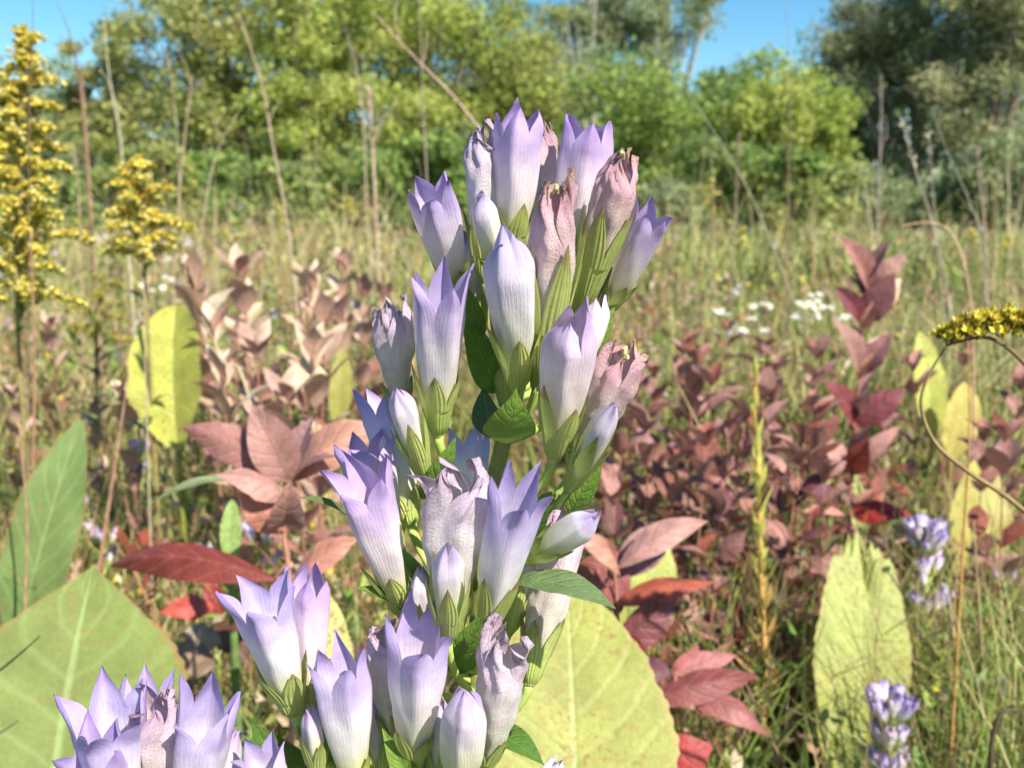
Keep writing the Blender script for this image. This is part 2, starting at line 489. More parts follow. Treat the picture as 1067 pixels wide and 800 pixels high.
    if stig:
        ms = MB()
        for q_ in range(2):
            t0 = base + Z * L * .93
            d1 = nrm(X * (r.rand() - .5) + Y * (r.rand() - .5) + Z * .3)
            tt_ = np.linspace(0, 4.5, 14)
            rr_ = .0016 * (1 - tt_ / 9)
            e = nrm(np.cross(d1, [0, 1, 0.1])); g = np.cross(e, d1) * (1 if q_ else -1)
            pts = t0 + Z * (tt_[:, None] * .0007) + (1 - np.cos(tt_))[:, None] * rr_[:, None] * g + np.sin(tt_)[:, None] * rr_[:, None] * Z + e * tt_[:, None] * .0002
            ms.tube(pts, [.00055, .0005, .0004], (.62, .56, .30), 6)
        ms.build('stigma', M['floret'], o)
    return o

FLW = []
def fl(*a, **k): FLW.append((a, k))
# tip x,y,Y   base x,y,Y   width  kind opening
fl(543, 112, .268, 531, 268, .282, 52, 'fresh', -.25, cal=.30, seed=1)
fl(502, 132, .272, 505, 292, .284, 38, 'wiltlilac', -.55, cal=.3, seed=2)
fl(570, 130, .292, 562, 262, .292, 27, 'wilt', -.5, cal=.3, seed=3)
fl(614, 121, .278, 590, 282, .290, 54, 'fresh', -.12, cal=.3, seed=4)
fl(652, 155, .262, 606, 322, .282, 45, 'wilt', -.75, cal=.60, seed=5, stig=True)
fl(582, 186, .250, 560, 402, .276, 52, 'wilt', -.6, cal=.60, seed=6, stig=True, tl=.76)
fl(684, 217, .270, 634, 322, .288, 40, 'fresh', .25, cal=.22, seed=7)
fl(529, 242, .246, 540, 405, .272, 54, 'pale', -.85, cal=.34, seed=8)
fl(500, 200, .258, 517, 288, .274, 32, 'bud', -.97, cal=.2, seed=9)
fl(446, 187, .262, 478, 306, .284, 46, 'fresh', .10, cal=.22, seed=10)
fl(458, 284, .254, 456, 452, .276, 50, 'fresh', .55, cal=.34, seed=11)
fl(406, 316, .268, 418, 428, .284, 40, 'wiltlilac', -.35, cal=.2, seed=12)
fl(599, 324, .248, 577, 478, .272, 54, 'pale', -.55, cal=.38, seed=13)
fl(654, 364, .262, 596, 492, .284, 46, 'wilt', -.35, cal=.2, seed=14, stig=True)
fl(641, 421, .254, 591, 512, .278, 31, 'bud', -.95, cal=.5, seed=15)
fl(413, 404, .256, 444, 502, .278, 31, 'bud', -.95, cal=.75, seed=16)
fl(376, 452, .286, 412, 580, .290, 52, 'fresh', .35, cal=.2, seed=17)
fl(398, 400, .300, 428, 545, .298, 48, 'fresh', .30, cal=.2, seed=18)
fl(372, 484, .250, 422, 640, .274, 54, 'fresh', .60, cal=.30, seed=19)
fl(472, 486, .250, 472, 660, .272, 60, 'wiltlilac', -.05, cal=.25, seed=20)
fl(466, 567, .236, 467, 668, .258, 37, 'bud', -.95, cal=.50, seed=21)
fl(544, 500, .248, 502, 668, .272, 52, 'fresh', .50, cal=.34, seed=22)
fl(625, 535, .256, 548, 584, .274, 35, 'bud', -.93, cal=.35, seed=23)
fl(592, 528, .282, 552, 712, .280, 48, 'wiltlilac', -.3, cal=.3, seed=24)
fl(436, 645, .242, 430, 800, .262, 58, 'fresh', .45, cal=.26, seed=25)
fl(404, 648, .260, 412, 790, .274, 44, 'wiltlilac', -.2, cal=.3, seed=26)
fl(530, 660, .250, 502, 806, .270, 52, 'wiltlilac', -.15, cal=.26, seed=27)
fl(487, 717, .236, 478, 838, .256, 50, 'bud', -.85, cal=.2, seed=28)
fl(349, 678, .246, 372, 824, .264, 52, 'fresh', .28, cal=.22, seed=29)
fl(268, 606, .246, 306, 742, .262, 56, 'fresh', .65, cal=.28, seed=30)
fl(319, 590, .262, 324, 748, .272, 44, 'fresh', -.2, cal=.30, seed=31)
fl(323, 735, .250, 332, 815, .262, 25, 'bud', -.9, cal=.6, seed=32)
fl(486, 446, .298, 490, 552, .290, 42, 'fresh', .1, cal=.3, seed=33)
fl(268, 780, .250, 300, 868, .262, 42, 'fresh', .2, cal=.3, seed=34)
fl(622, 306, .282, 600, 400, .284, 34, 'pale', -.6, cal=.3, seed=35)
fl(520, 330, .282, 528, 430, .286, 26, 'bud', -.95, cal=.6, seed=37)
fl(626, 250, .286, 604, 352, .290, 36, 'bud', -.9, cal=.6, seed=38)
fl(486, 240, .288, 500, 350, .292, 36, 'wiltlilac', -.5, cal=.4, seed=39)
fl(556, 560, .284, 530, 660, .284, 32, 'bud', -.9, cal=.5, seed=40)
fl(438, 590, .262, 440, 690, .272, 26, 'bud', -.95, cal=.6, seed=41)
fl(462, 730, .256, 456, 830, .268, 30, 'bud', -.95, cal=.6, seed=42)
fl(388, 720, .268, 396, 830, .276, 36, 'pale', -.8, cal=.5, seed=43)
fl(300, 650, .272, 316, 760, .278, 32, 'bud', -.9, cal=.5, seed=44)
fl(583, 790, .270, 540, 870, .272, 34, 'bud', -.9, cal=.4, seed=36)

root0 = P(500, 1180, .285); root0[2] = 0
gent = thing('gentian_plant', root0, 'tall gentian with dense tiers of lilac and white tubular flowers, central and largest', 'flower', 'lilac gentians in the meadow')
stem_pts = smoothpath([root0, root0 * .5 + P(496, 900, .285) * .5, P(496, 900, .285), P(500, 800, .286), P(497, 700, .286), P(500, 610, .286), P(507, 540, .287), P(522, 470, .287), P(541, 400, .286), P(552, 330, .287), P(560, 250, .288)], 80)
ms = MB(); ms.tube(stem_pts, [.0030, .0028, .0024, .0018], (.24, .26, .07), 10); ms.build('stem', M['stalk'], gent)
def stem_at(z, sp=None):
    sp = stem_pts if sp is None else sp
    i = int(np.argmin(np.abs(sp[:, 2] - z))); return sp[i]
for a, k in FLW:
    T, B = P(*a[0:3]), P(*a[3:6])
    d = np.linalg.norm((B - stem_at(B[2]))[:2])
    gentian_flower(gent, T, B, a[6] * mpp(a[5] * .5 + a[2] * .5, a[1]), a[7], a[8], stem_pt=stem_at(B[2] - .006 - d * .8), **k)

def hero_leaf(root, b, t, w, normal=(.1, -1, .5), col=(.12, .2, .05), mat='green', name='leaf', **k):
    B, T = P(*b), P(*t)
    m = MB(); m.leaf(B, T, w * mpp((b[2] + t[2]) / 2, b[1]), normal, col=col, nr=k.pop('nr', 18), nc=k.pop('nc', 9), **k)
    return m.build(name, M[mat], root)
hero_leaf(gent, (530, 606, .270), (642, 634, .250), 44, (.1, -.35, 1), (.16, .24, .10), bend=.10, fold=.15, seed=1, wav=.015)
hero_leaf(gent, (527, 462, .268), (538, 404, .252), 56, (.1, -1, .2), (.20, .34, .05), bend=.10, fold=-.1, shape=.32, seed=2, sharp=1.3)
hero_leaf(gent, (516, 458, .292), (504, 402, .280), 36, (-.3, -1, .1), (.05, .13, .07), bend=.08, fold=.1, shape=.4, seed=3)  # shade cast by the bright heart-shaped leaf is put into this dark colour
hero_leaf(gent, (520, 408, .288), (482, 338, .272), 40, (.2, -1, .1), (.12, .24, .03), bend=.10, fold=.3, seed=4)
hero_leaf(gent, (375, 552, .282), (309, 518, .262), 16, (.1, -.6, 1), (.16, .20, .07), bend=.08, fold=.5, seed=5)
hero_leaf(gent, (500, 762, .272), (567, 797, .256), 34, (.1, -.4, 1), (.08, .17, .03), bend=.12, fold=.3, seed=6)
hero_leaf(gent, (540, 566, .284), (575, 512, .274), 40, (-.4, -1, .3), (.10, .20, .04), bend=.06, fold=.2, seed=7)
hero_leaf(gent, (425, 650, .276), (368, 612, .262), 22, (.1, -.6, 1), (.14, .24, .04), bend=.12, fold=.5, seed=8)
hero_leaf(gent, (470, 700, .276), (500, 640, .262), 36, (.1, -1, .3), (.13, .24, .04), bend=.08, fold=.3, seed=9)
hero_leaf(gent, (330, 850, .282), (262, 752, .266), 60, (.3, -1, .3), (.09, .18, .03), bend=.08, fold=.15, seed=10)
hero_leaf(gent, (455, 640, .282), (395, 560, .292), 34, (.3, -1, .3), (.10, .20, .03), bend=.08, fold=.15, seed=11)
hero_leaf(gent, (440, 520, .280), (475, 455, .268), 28, (.3, -1, .3), (.16, .28, .05), bend=.1, fold=.3, seed=12)
hero_leaf(gent, (445, 620, .270), (410, 562, .262), 16, (.3, -1, .3), (.16, .34, .05), bend=.1, fold=.4, seed=13)

hero_leaf(gent, (600, 400, .290), (642, 300, .284), 26, (.1, -1, .3), (.22, .34, .06), bend=.08, fold=.4, seed=21)
hero_leaf(gent, (555, 330, .284), (578, 262, .276), 24, (.1, -1, .3), (.20, .32, .06), bend=.06, fold=.4, seed=22)
hero_leaf(gent, (500, 360, .288), (478, 288, .280), 24, (.1, -1, .3), (.16, .28, .05), bend=.06, fold=.4, seed=23)
hero_leaf(gent, (590, 540, .284), (628, 470, .276), 26, (.1, -1, .3), (.18, .30, .05), bend=.08, fold=.4, seed=24)
hero_leaf(gent, (330, 800, .272), (352, 720, .266), 30, (.1, -1, .3), (.16, .28, .05), bend=.08, fold=.4, seed=25)
hero_leaf(gent, (440, 830, .262), (398, 758, .254), 26, (.1, -1, .3), (.20, .32, .06), bend=.08, fold=.4, seed=26)
# second gentian at the lower left corner
rt = P(165, 1200, .27); rt[2] = 0
g2 = thing('gentian_plant', rt, 'gentian head of open pointed lilac petals in the bottom left corner before a green leaf', 'flower', 'lilac gentians in the meadow')
sp2 = smoothpath([rt, P(168, 960, .272), P(165, 880, .272), P(163, 850, .272)], 24)
m = MB(); m.tube(sp2, [.003, .0022, .0016], (.24, .28, .08), 8); m.build('stem', M['stalk'], g2)
for q, (tx, ty, ty_, bx, by, by_, w, kd, op) in enumerate([
        (108, 720, .246, 135, 880, .264, 62, 'fresh', .75), (160, 722, .252, 163, 880, .268, 46, 'wiltlilac', -.35), (216, 726, .248, 196, 880, .266, 56, 'fresh', .05),
        (150, 706, .272, 155, 860, .274, 48, 'fresh', .35), (92, 772, .240, 140, 900, .262, 52, 'fresh', .65), (188, 718, .270, 182, 868, .276, 40, 'wilt', -.4), (245, 760, .262, 205, 880, .270, 34, 'bud', -.9)]):
    B = P(bx, by, by_)
    gentian_flower(g2, P(tx, ty, ty_), B, w * mpp(by_, by), kd, op, cal=.3, seed=60 + q, stem_pt=stem_at(B[2] - .008, sp2))
hero_leaf(g2, (165, 900, .275), (250, 850, .262), 40, (.1, -.6, 1), (.12, .22, .05))

# ------------------------------------------------------------------ broad basal leaves
def broad(label, tip, base, w, col, normal=(0, -1, .35), mat='dock', shape=.55, bend=.05, fold=.06, wav=.02, seed=0, sharp=.62, torn=0, group='broad paddle leaves in the meadow'):
    B, T = P(*base), P(*tip)
    g = np.array([B[0] + .01 * (seed % 3 - 1), B[1] + .04, 0.])
    t = thing('broad_leaf_plant', g, label, 'leaf plant', group)
    mb = MB()
    mb.leaf(B, T, w * mpp((base[2] + tip[2]) / 2, (tip[1] + base[1]) / 2), normal, bend, fold, col, nr=90, nc=25, shape=shape, wav=wav, seed=seed, sharp=sharp, cut=.90 if torn else 1.0)
    if torn:
        V = mb.v[0]; UV = mb.uv[0]
        ax = nrm(T - B)
        d = np.exp(-((UV[:, 0] - torn) / .09) ** 2) * np.clip((UV[:, 1] - .72) / .28, 0, 1)
        e = (UV[:, 1] > .93) * (.018 * np.sin(UV[:, 0] * 31) + .014 * np.sin(UV[:, 0] * 67 + 1) + .06 * np.abs(UV[:, 0] - .42) ** 1.2 * 2)
        V -= ax[None, :] * ((d * .17 + e) * np.linalg.norm(T - B))[:, None]
    mb.build('blade', M[mat], t)
    mp = MB()
    n = nrm(T - B)
    mp.tube(bez(g, B * .6 + g * .4 - n * .02, B + n * .01, 12), [.0045, .003], tuple(np.array(col) * .45), 8)
    mid = [B + (T - B) * x for x in np.linspace(0, .0, 2)]
    mp.build('petiole', M['stalk'], t)
    return t
YG = (.42, .48, .13)
broad('huge plain green pointed leaf in the lower left corner, reddish along its edge', (98, 588, .62), (38, 960, .50), 246, (.18, .23, .06), (.1, -1, .35), 'dockclean', shape=.58, sharp=1.15, seed=1, fold=.05, wav=.008)
broad('grey green upright leaf leaning right at the left edge of the photo', (84, 438, .86), (14, 690, .82), 72, (.15, .23, .07), (.1, -1, .25), 'dockclean', shape=.5, seed=2, fold=.12, sharp=.7)
broad('rounded yellow green leaf with one darker half, among grass left of the gentian', (183, 318, 1.20), (186, 470, 1.14), 88, (.46, .49, .09), (-.25, -1, .1), shape=.5, seed=3, fold=.38, sharp=.5)
broad('very large yellow green leaf with rusty specks, directly behind the lower gentian flowers', (590, 590, .60), (604, 1000, .47), 208, (.31, .33, .075), (.05, -1, .35), shape=.5, seed=4, fold=.06, sharp=1.0, wav=.006)
broad('tall pale yellow green leaf with a torn notched tip on the lower right', (897, 556, .88), (888, 870, .80), 98, (.38, .43, .12), (-.05, -1, .3), shape=.50, seed=5, fold=.07, torn=.60, sharp=.8, wav=.01)
broad('olive and yellow blotched leaf standing behind the two thin stalks on the right', (1022, 478, 1.18), (1000, 630, 1.12), 72, (.40, .38, .10), (.2, -1, .2), shape=.5, seed=6, fold=.2, sharp=.55)
broad('slim bright yellow green leaf behind the tall red sapling', (958, 346, 1.5), (972, 462, 1.5), 36, (.50, .54, .13), (.1, -1, .2), shape=.5, seed=7, fold=.2)
broad('yellow leaf between the red sapling and the drooping goldenrod', (1005, 398, 1.45), (990, 480, 1.45), 44, (.56, .48, .14), (.2, -1, .2), shape=.5, seed=8, fold=.2)
broad('light green leaf at the foot of the red sapling', (893, 492, 1.3), (888, 600, 1.28), 26, (.40, .52, .18), (.2, -1, .2), shape=.45, seed=9, fold=.15)
broad('pale freckled leaf tip showing behind the lower left flower pair', (338, 616, .55), (352, 760, .52), 46, (.52, .52, .18), (.2, -1, .2), shape=.5, seed=10, fold=.15)
broad('narrow olive leaf left of the shaded gentian flowers', (357, 362, 1.3), (352, 450, 1.28), 24, (.30, .31, .07), (.2, -1, .2), shape=.5, seed=11, fold=.2)
broad('small light green leaf below the pink leaved plant', (242, 520, .75), (240, 590, .74), 22, (.26, .42, .12), (.2, -1, .2), shape=.5, seed=12, fold=.2)
broad('yellowish green leaf showing through the plum coloured leaves', (690, 560, .9), (650, 700, .88), 60, (.45, .52, .14), (.2, -1, .2), shape=.5, seed=13, fold=.2)
broad('small lime green leaf low between red leaves at the bottom of the photo', (778, 765, .85), (790, 850, .82), 30, (.42, .50, .13), (.2, -1, .2), shape=.5, seed=14, fold=.2)

# ------------------------------------------------------------------ red leaved plants
PINK, MAUVE, PLUM, REDD, SAL, PALE = (.46, .25, .22), (.26, .14, .15), (.17, .055, .065), (.28, .04, .03), (.54, .27, .20), (.68, .48, .36)
def red_hero(name, label, stem, leaves, stemcol=(.36, .17, .12), rad=.0016, group='red leaved plants'):
    g = stem[0].copy() if isinstance(stem[0], np.ndarray) else P(*stem[0]); g[2] = 0
    t = thing(name, g, label, 'plant', group)
    pts = smoothpath([g] + [P(*s) for s in stem[1:]], 30)
    m = MB(); m.tube(pts, [rad * 1.3, rad, rad * .6], stemcol, 8); m.build('stem', M['stalk'], t)
    for q, (bx, by, bY, tx, ty, tY, w, col, nrml, bend, fold) in enumerate(leaves):
        B, T = P(bx, by, bY), P(tx, ty, tY)
        m = MB(); m.leaf(B, T, w * mpp((bY + tY) / 2, by), nrml, bend * 1.25, fold * 1.3, tuple(np.array(col) * (.85 + .1 * (q % 4))), nr=24, nc=11, seed=q * 7 + len(label), wav=.018, sharp=.95, twist=((q * 37 + len(label)) % 11 - 5) * .16)
        m.leaf(stem_at(B[2], pts), B + (T - B) * .03, .0022, nrml, .02, .3, stemcol, nr=4, nc=3)
        m.build('leaf', M['red'], t)
    if 'sapling' in name:
        r = R(8)
        for q in range(22):
            b = stem_at(P(890, 285 + q * 13, 1.2)[2], pts); a = r.rand() * 6.28; L = r.uniform(.030, .052)
            d = nrm([math.cos(a) * .7, math.sin(a) * .9, r.uniform(.7, 1.6)])
            m = MB(); m.leaf(b, b + d * L, L * .36, (-d[0], -.5, .4), .1, .5, [MAUVE, PINK, PLUM, (.34, .12, .11), SAL][q % 5], nr=10, nc=7, seed=q)
            m.build('leaf', M['red'], t)
    return t
up, fr = (0, -.5, 1), (.1, -1, .4)
red_hero('red_leaved_plant', 'dusty pink leaved plant with a whorl of broad leaves left of the gentian', [(300, 900, .60), (302, 640, .60), (296, 560, .60), (297, 500, .60), (302, 470, .60)], [
    (301, 502, .598, 262, 421, .59, 50, PINK, (.3, -1, .3), .08, .25),
    (290, 490, .60, 188, 446, .60, 40, (.34, .16, .14), (0, -.9, .8), .14, -.3),
    (298, 520, .59, 224, 494, .57, 44, PINK, (0, -.7, 1), .16, -.3),
    (306, 492, .61, 327, 434, .63, 36, MAUVE, (-.6, -1, .2), .06, .3),
    (304, 500, .60, 402, 446, .61, 50, SAL, (-.2, -.8, .7), .18, -.25),
    (297, 548, .585, 302, 500, .56, 38, PINK, (.2, -1, -.1), .1, .5),
    (306, 505, .60, 352, 476, .58, 26, MAUVE, up, .1, .2),
    (297, 556, .59, 250, 512, .58, 34, (.40, .17, .12), (0, -1, .5), .1, -.2),
    (250, 500, .60, 160, 523, .58, 13, (.22, .28, .14), up, .1, .2),
    (290, 604, .58, 114, 590, .62, 42, (.22, .045, .035), (0, -.75, .9), .12, -.45),
    (305, 604, .60, 374, 560, .61, 36, (.42, .19, .14), (0, -.6, 1), .10, -.2),
    (300, 640, .60, 236, 656, .60, 26, (.18, .05, .04), up, .10, -.2)])
red_hero('red_leaved_plant', 'plum and salmon leaved plant right of the lowest gentian flowers', [(640, 940, .64), (650, 760, .66), (645, 660, .66), (640, 590, .66)], [
    (646, 600, .65, 590, 556, .64, 30, SAL, up, .18, -.3),
    (643, 592, .66, 738, 543, .68, 34, PINK, (0, -.6, 1), .14, -.2),
    (640, 600, .68, 700, 545, .70, 40, MAUVE, (0, -1, .4), .10, .1),
    (643, 630, .65, 748, 606, .66, 34, (.30, .07, .04), (0, -.6, 1), .12, -.3),
    (644, 676, .64, 706, 612, .65, 42, (.22, .07, .08), (.3, -1, .3), .05, .2),
    (645, 640, .66, 625, 560, .69, 34, (.26, .07, .07), (.3, -1, .3), .08, .2),
    (645, 668, .64, 672, 678, .62, 18, REDD, up, .06, .2),
    (643, 580, .67, 600, 620, .68, 40, (.28, .10, .08), (-.2, -1, .5), .12, .2)])
red_hero('red_leaved_plant', 'low crimson and plum leaved plant at the bottom between two broad yellow leaves', [(700, 1000, .66), (690, 820, .70), (700, 730, .70), (705, 700, .70)], [
    (672, 732, .69, 790, 704, .70, 36, (.26, .07, .07), (0, -.7, 1), .08, -.3),
    (712, 728, .70, 801, 768, .68, 34, (.34, .12, .12), (0, -.5, 1), .20, -.3),
    (700, 702, .71, 768, 682, .72, 26, (.44, .18, .18), (0, -.8, .8), .10, -.1),
    (700, 705, .71, 660, 690, .72, 26, (.12, .04, .06), (0, -.8, .8), .10, -.1),
    (680, 800, .68, 742, 776, .68, 50, (.40, .05, .05), (0, -1, .5), .10, .1),
    (700, 715, .71, 728, 672, .72, 24, (.40, .13, .13), (0, -1, .5), .10, .1)])
red_hero('red_leaved_sapling', 'tall slender sapling with folded plum and pink leaf pairs on the right', [(880, 900, 1.2), (883, 640, 1.2), (886, 520, 1.2), (893, 430, 1.2), (900, 330, 1.2), (906, 290, 1.2)], [
    (905, 302, 1.2, 873, 246, 1.19, 26, (.42, .20, .17), (.4, -1, .1), .10, .5),
    (906, 302, 1.2, 944, 264, 1.19, 24, PINK, (-.2, -1, .5), .14, -.1),
    (900, 337, 1.2, 932, 284, 1.18, 32, (.20, .08, .09), (-.3, -1, .3), .05, .2),
    (904, 337, 1.2, 938, 290, 1.22, 22, PALE, (-.3, -1, .3), .05, .2),
    (897, 337, 1.2, 868, 298, 1.18, 22, (.20, .05, .07), (.3, -1, .3), .10, .3),
    (895, 388, 1.2, 866, 332, 1.18, 26, (.40, .22, .19), (.4, -1, .3), .08, .4),
    (899, 390, 1.2, 929, 346, 1.19, 22, (.30, .14, .14), (-.4, -1, .3), .08, .4),
    (902, 390, 1.2, 915, 350, 1.22, 18, PALE, (-.4, -1, .3), .08, .4),
    (891, 442, 1.2, 856, 395, 1.18, 28, (.22, .05, .06), (.4, -1, .3), .10, .3),
    (890, 445, 1.2, 943, 404, 1.19, 30, (.20, .05, .06), (-.1, -1, .6), .08, -.1),
    (886, 492, 1.2, 846, 454, 1.18, 28, PINK, (.2, -1, .5), .12, -.1),
    (890, 486, 1.2, 937, 444, 1.18, 20, PINK, (-.2, -1, .5), .12, .4),
    (886, 494, 1.2, 905, 455, 1.16, 26, (.36, .08, .06), (-.2, -1, .5), .08, .2),
    (872, 530, 1.18, 832, 500, 1.17, 24, (.14, .06, .09), (.2, -1, .5), .10, .2),
    (880, 536, 1.18, 836, 533, 1.15, 18, SAL, (0, -.6, 1), .12, -.2),
    (884, 536, 1.18, 951, 536, 1.15, 30, (.28, .02, .02), (0, -.8, .8), .10, -.1),
    (884, 542, 1.18, 868, 590, 1.16, 24, (.22, .03, .03), (0, -1, .3), .10, .2)])

def shrub_proto(pal, seed, nodes=6, h=.46, ll=.072, up_=.8, name='red_leaved_shrub'):
    """a shoot with opposite leaf pairs; leaves are separate parts"""
    r = R(seed)
    t = thing(name, (0, 0, 0), 'x', 'shrub', 'x')
    lean = (r.rand(2) - .5) * .06
    pts = smoothpath([np.array([0, 0, 0]), np.array([lean[0] * .4, lean[1] * .4, h * .5]), np.array([lean[0], lean[1], h])], 14)
    m = MB(); m.tube(pts, [.0026, .0018, .001], (.30, .14, .10), 6); m.build('stem', M['stalk'], t)
    for i in range(nodes):
        f = .42 + .58 * i / (nodes - 1)
        b = pts[int(f * (len(pts) - 1))]
        a0 = r.rand() * PI
        for sgn in (0, 1) if i < nodes - 1 else (0, 1, .5, 1.5):
            a = a0 + PI * sgn + r.randn() * .3
            e = (.15 + up_ * f * r.uniform(.7, 1.1)) if i < nodes - 1 else up_ * r.uniform(.8, 1.8)
            d = nrm([math.cos(a), math.sin(a), e])
            L = ll * r.uniform(.7, 1.15) * (1 if f < .95 else .8)
            nm = nrm(np.array([-d[0] * d[2], -d[1] * d[2], 1.0]))
            m = MB()
            cc = np.array(pal[r.randint(len(pal))]) * r.uniform(.6, 1.2) * (.95 if seed > 12 else 1)
            m.leaf(b, b + d * L, L * r.uniform(.38, .52), nm, r.uniform(.06, .18), r.uniform(-.3, .7), tuple(cc), nr=9, nc=5, seed=i, wav=.03, twist=r.uniform(-.9, .9))
            m.build('leaf', M['red'], t)
    return t
def put(proto, used, px, py, Y, rz, label, group, cat=None, scale=None, h=None):
    o = proto if not used.get(proto.name) else copy_tree(proto)
    used[proto.name] = 1
    top = P(px, py, Y)
    s = top[2] / h if scale is None else scale
    o.location = (top[0], Y, 0 if scale is None else top[2] - h * s)
    o.rotation_euler = (0, 0, rz); o.scale = (s, s, s)
    o['label'] = label; o['group'] = group
    if cat: o['category'] = cat
    return o
used = {}
prA = [shrub_proto([PALE, (.62, .40, .30), (.74, .56, .42), PINK, (.70, .50, .32), (.74, .60, .44)], 11, 6, up_=1.3), shrub_proto([PALE, PALE, PINK, (.66, .44, .34), (.44, .20, .15)], 12, 7, up_=1.2)]
prB = [shrub_proto([PINK, (.34, .18, .15), (.40, .17, .13), (.36, .20, .16), (.24, .22, .09)], 13, 6), shrub_proto([(.32, .09, .06), PINK, (.36, .17, .13), (.24, .09, .07), (.42, .24, .16)], 14, 7), shrub_proto([MAUVE, PLUM, (.44, .22, .19), (.22, .10, .09)], 15, 6)]
left_spots = [
    (226, 278, 1.55, 'foremost pale pink shoot left of the white leaved pair, behind the rounded yellow leaf'), (268, 268, 1.75, 'cream leaved shoot with the tallest upright leaf pair, left of the gentian'),
    (296, 290, 1.65, 'pinkish cream shoot with spreading top leaves, right of the tallest cream pair'), (318, 318, 1.45, 'pale shoot with long upright cream leaves nearest the gentian stem on the left'),
    (250, 335, 1.40, 'rosy shoot right beside the rounded yellow leaf'), (284, 352, 1.30, 'rust pink shoot low in the pale patch, above the pink whorl plant'),
    (345, 270, 2.3, 'small dusty pink shoot behind the pale patch, next to the shaded flowers'), (372, 292, 2.0, 'dusty pink shoot just left of the upper gentian flowers'),
    (332, 362, 1.25, 'short creamy shoot low between pink whorl plant and shaded flowers'), (205, 300, 2.2, 'small faded pink shoot behind the rounded yellow leaf'),
    (140, 402, 1.5, 'brownish pink shoot among grass left of the rounded yellow leaf'), (60, 330, 2.2, 'dull pink shoot under the big goldenrod at the left edge')]
left_spots += [(240, 306, 1.9, 'short cream shoot between the rounded yellow leaf and the tallest cream pair'), (308, 286, 2.1, 'small pale shoot at the foot of the tallest tan stalk'),
    (262, 378, 1.25, 'peach shoot directly above the pink whorl plant'), (322, 398, 1.2, 'rosy cream shoot just left of the shaded flowers'), (226, 345, 1.6, 'dusty shoot touching the right edge of the rounded yellow leaf'),
    (390, 300, 2.4, 'little pink shoot peeking between the upper left flowers'), (160, 330, 2.3, 'faint pink shoot behind the top of the rounded yellow leaf'), (100, 420, 1.7, 'thin brownish shoot among straw at the left'),
    (350, 322, 1.7, 'cream and rust shoot above the narrow olive leaf'), (20, 400, 1.7, 'dull pink shoot at the left edge above the upright leaf')]
for i, (px, py, Y, lab) in enumerate(left_spots):
    put(prA[i % 2], used, px, py, Y * .82, i * 1.3, lab, 'pale pink leaved shoots on the left', h=.49)
right_spots = [
    (700, 352, 1.9, 'mauve shoot nearest the right side flowers, top of the red patch'), (735, 362, 1.7, 'pink tinged shoot left of the white asters'), (680, 400, 1.55, 'dark red shoot close behind the curled wilted flower'),
    (718, 415, 1.45, 'wine red shoot left of the yellow spike'), (752, 385, 1.6, 'mauve shoot just left of the yellow spike top'), (770, 440, 1.35, 'brick red shoot behind the middle of the yellow spike'),
    (660, 452, 1.35, 'rust red shoot low behind the right flower bud'), (700, 470, 1.25, 'deep red shoot low in the middle of the red patch'), (740, 482, 1.2, 'crimson shoot low beside the yellow spike'),
    (820, 372, 1.65, 'pinkish shoot between white asters and the red sapling'), (843, 420, 1.45, 'dark wine shoot touching the left side of the red sapling'), (812, 462, 1.3, 'reddish shoot between the yellow spike and the red sapling'),
    (852, 360, 2.0, 'brownish pink shoot behind the red sapling'), (790, 352, 2.1, 'small mauve shoot below the white asters'), (640, 500, 1.2, 'red shoot behind the white bud that points right'),
    (1050, 388, 1.6, 'plum shoot below the drooping goldenrod at the right edge'), (1030, 440, 1.45, 'dark plum shoot right of the yellow leaf'), (965, 372, 2.0, 'pink shoot behind the slim yellow green leaf'),
    (1000, 350, 2.4, 'small pink shoot behind the drooping goldenrod tip'), (930, 420, 1.9, 'brown pink shoot just right of the red sapling'), (665, 360, 2.3, 'small brown red shoot beside the curled wilted flower'),
    (610, 330, 2.6, 'little mauve shoot seen between the right flowers'), (760, 335, 2.6, 'distant dull red shoot left of the asters'), (880, 350, 2.7, 'distant brown shoot hidden by the red sapling stem')]
right_spots += [(690, 430, 1.35, 'mauve red shoot beneath the first mauve shoot'), (725, 445, 1.3, 'full dark red shoot in the heart of the red patch'), (756, 420, 1.45, 'dense pink and red shoot touching the yellow spike on its left'),
    (800, 400, 1.5, 'dense mauve shoot touching the yellow spike on its right'), (828, 440, 1.4, 'thick dark red shoot left of the sapling base'), (808, 482, 1.35, 'low red shoot between spike and torn leaf'),
    (668, 480, 1.35, 'low dusty red shoot above the salmon leaves'),
    (684, 378, 1.9, 'mauve pink shoot behind the curled wilted flower tip'), (728, 395, 1.8, 'red brown shoot at the top centre of the red patch'), (838, 390, 1.9, 'dusty pink shoot under the brighter asters'),
    (1060, 440, 1.35, 'wine red shoot cut off by the right edge'), (646, 415, 1.7, 'brown red shoot peeking past the right flower buds'), (862, 480, 1.3, 'dark red shoot at the very foot of the sapling')]
for i, (px, py, Y, lab) in enumerate(right_spots):
    put(prB[i % 3], used, px, py, Y * .74, i * 1.7 + .4, lab, 'dark red leaved shoots on the right', h=.49)

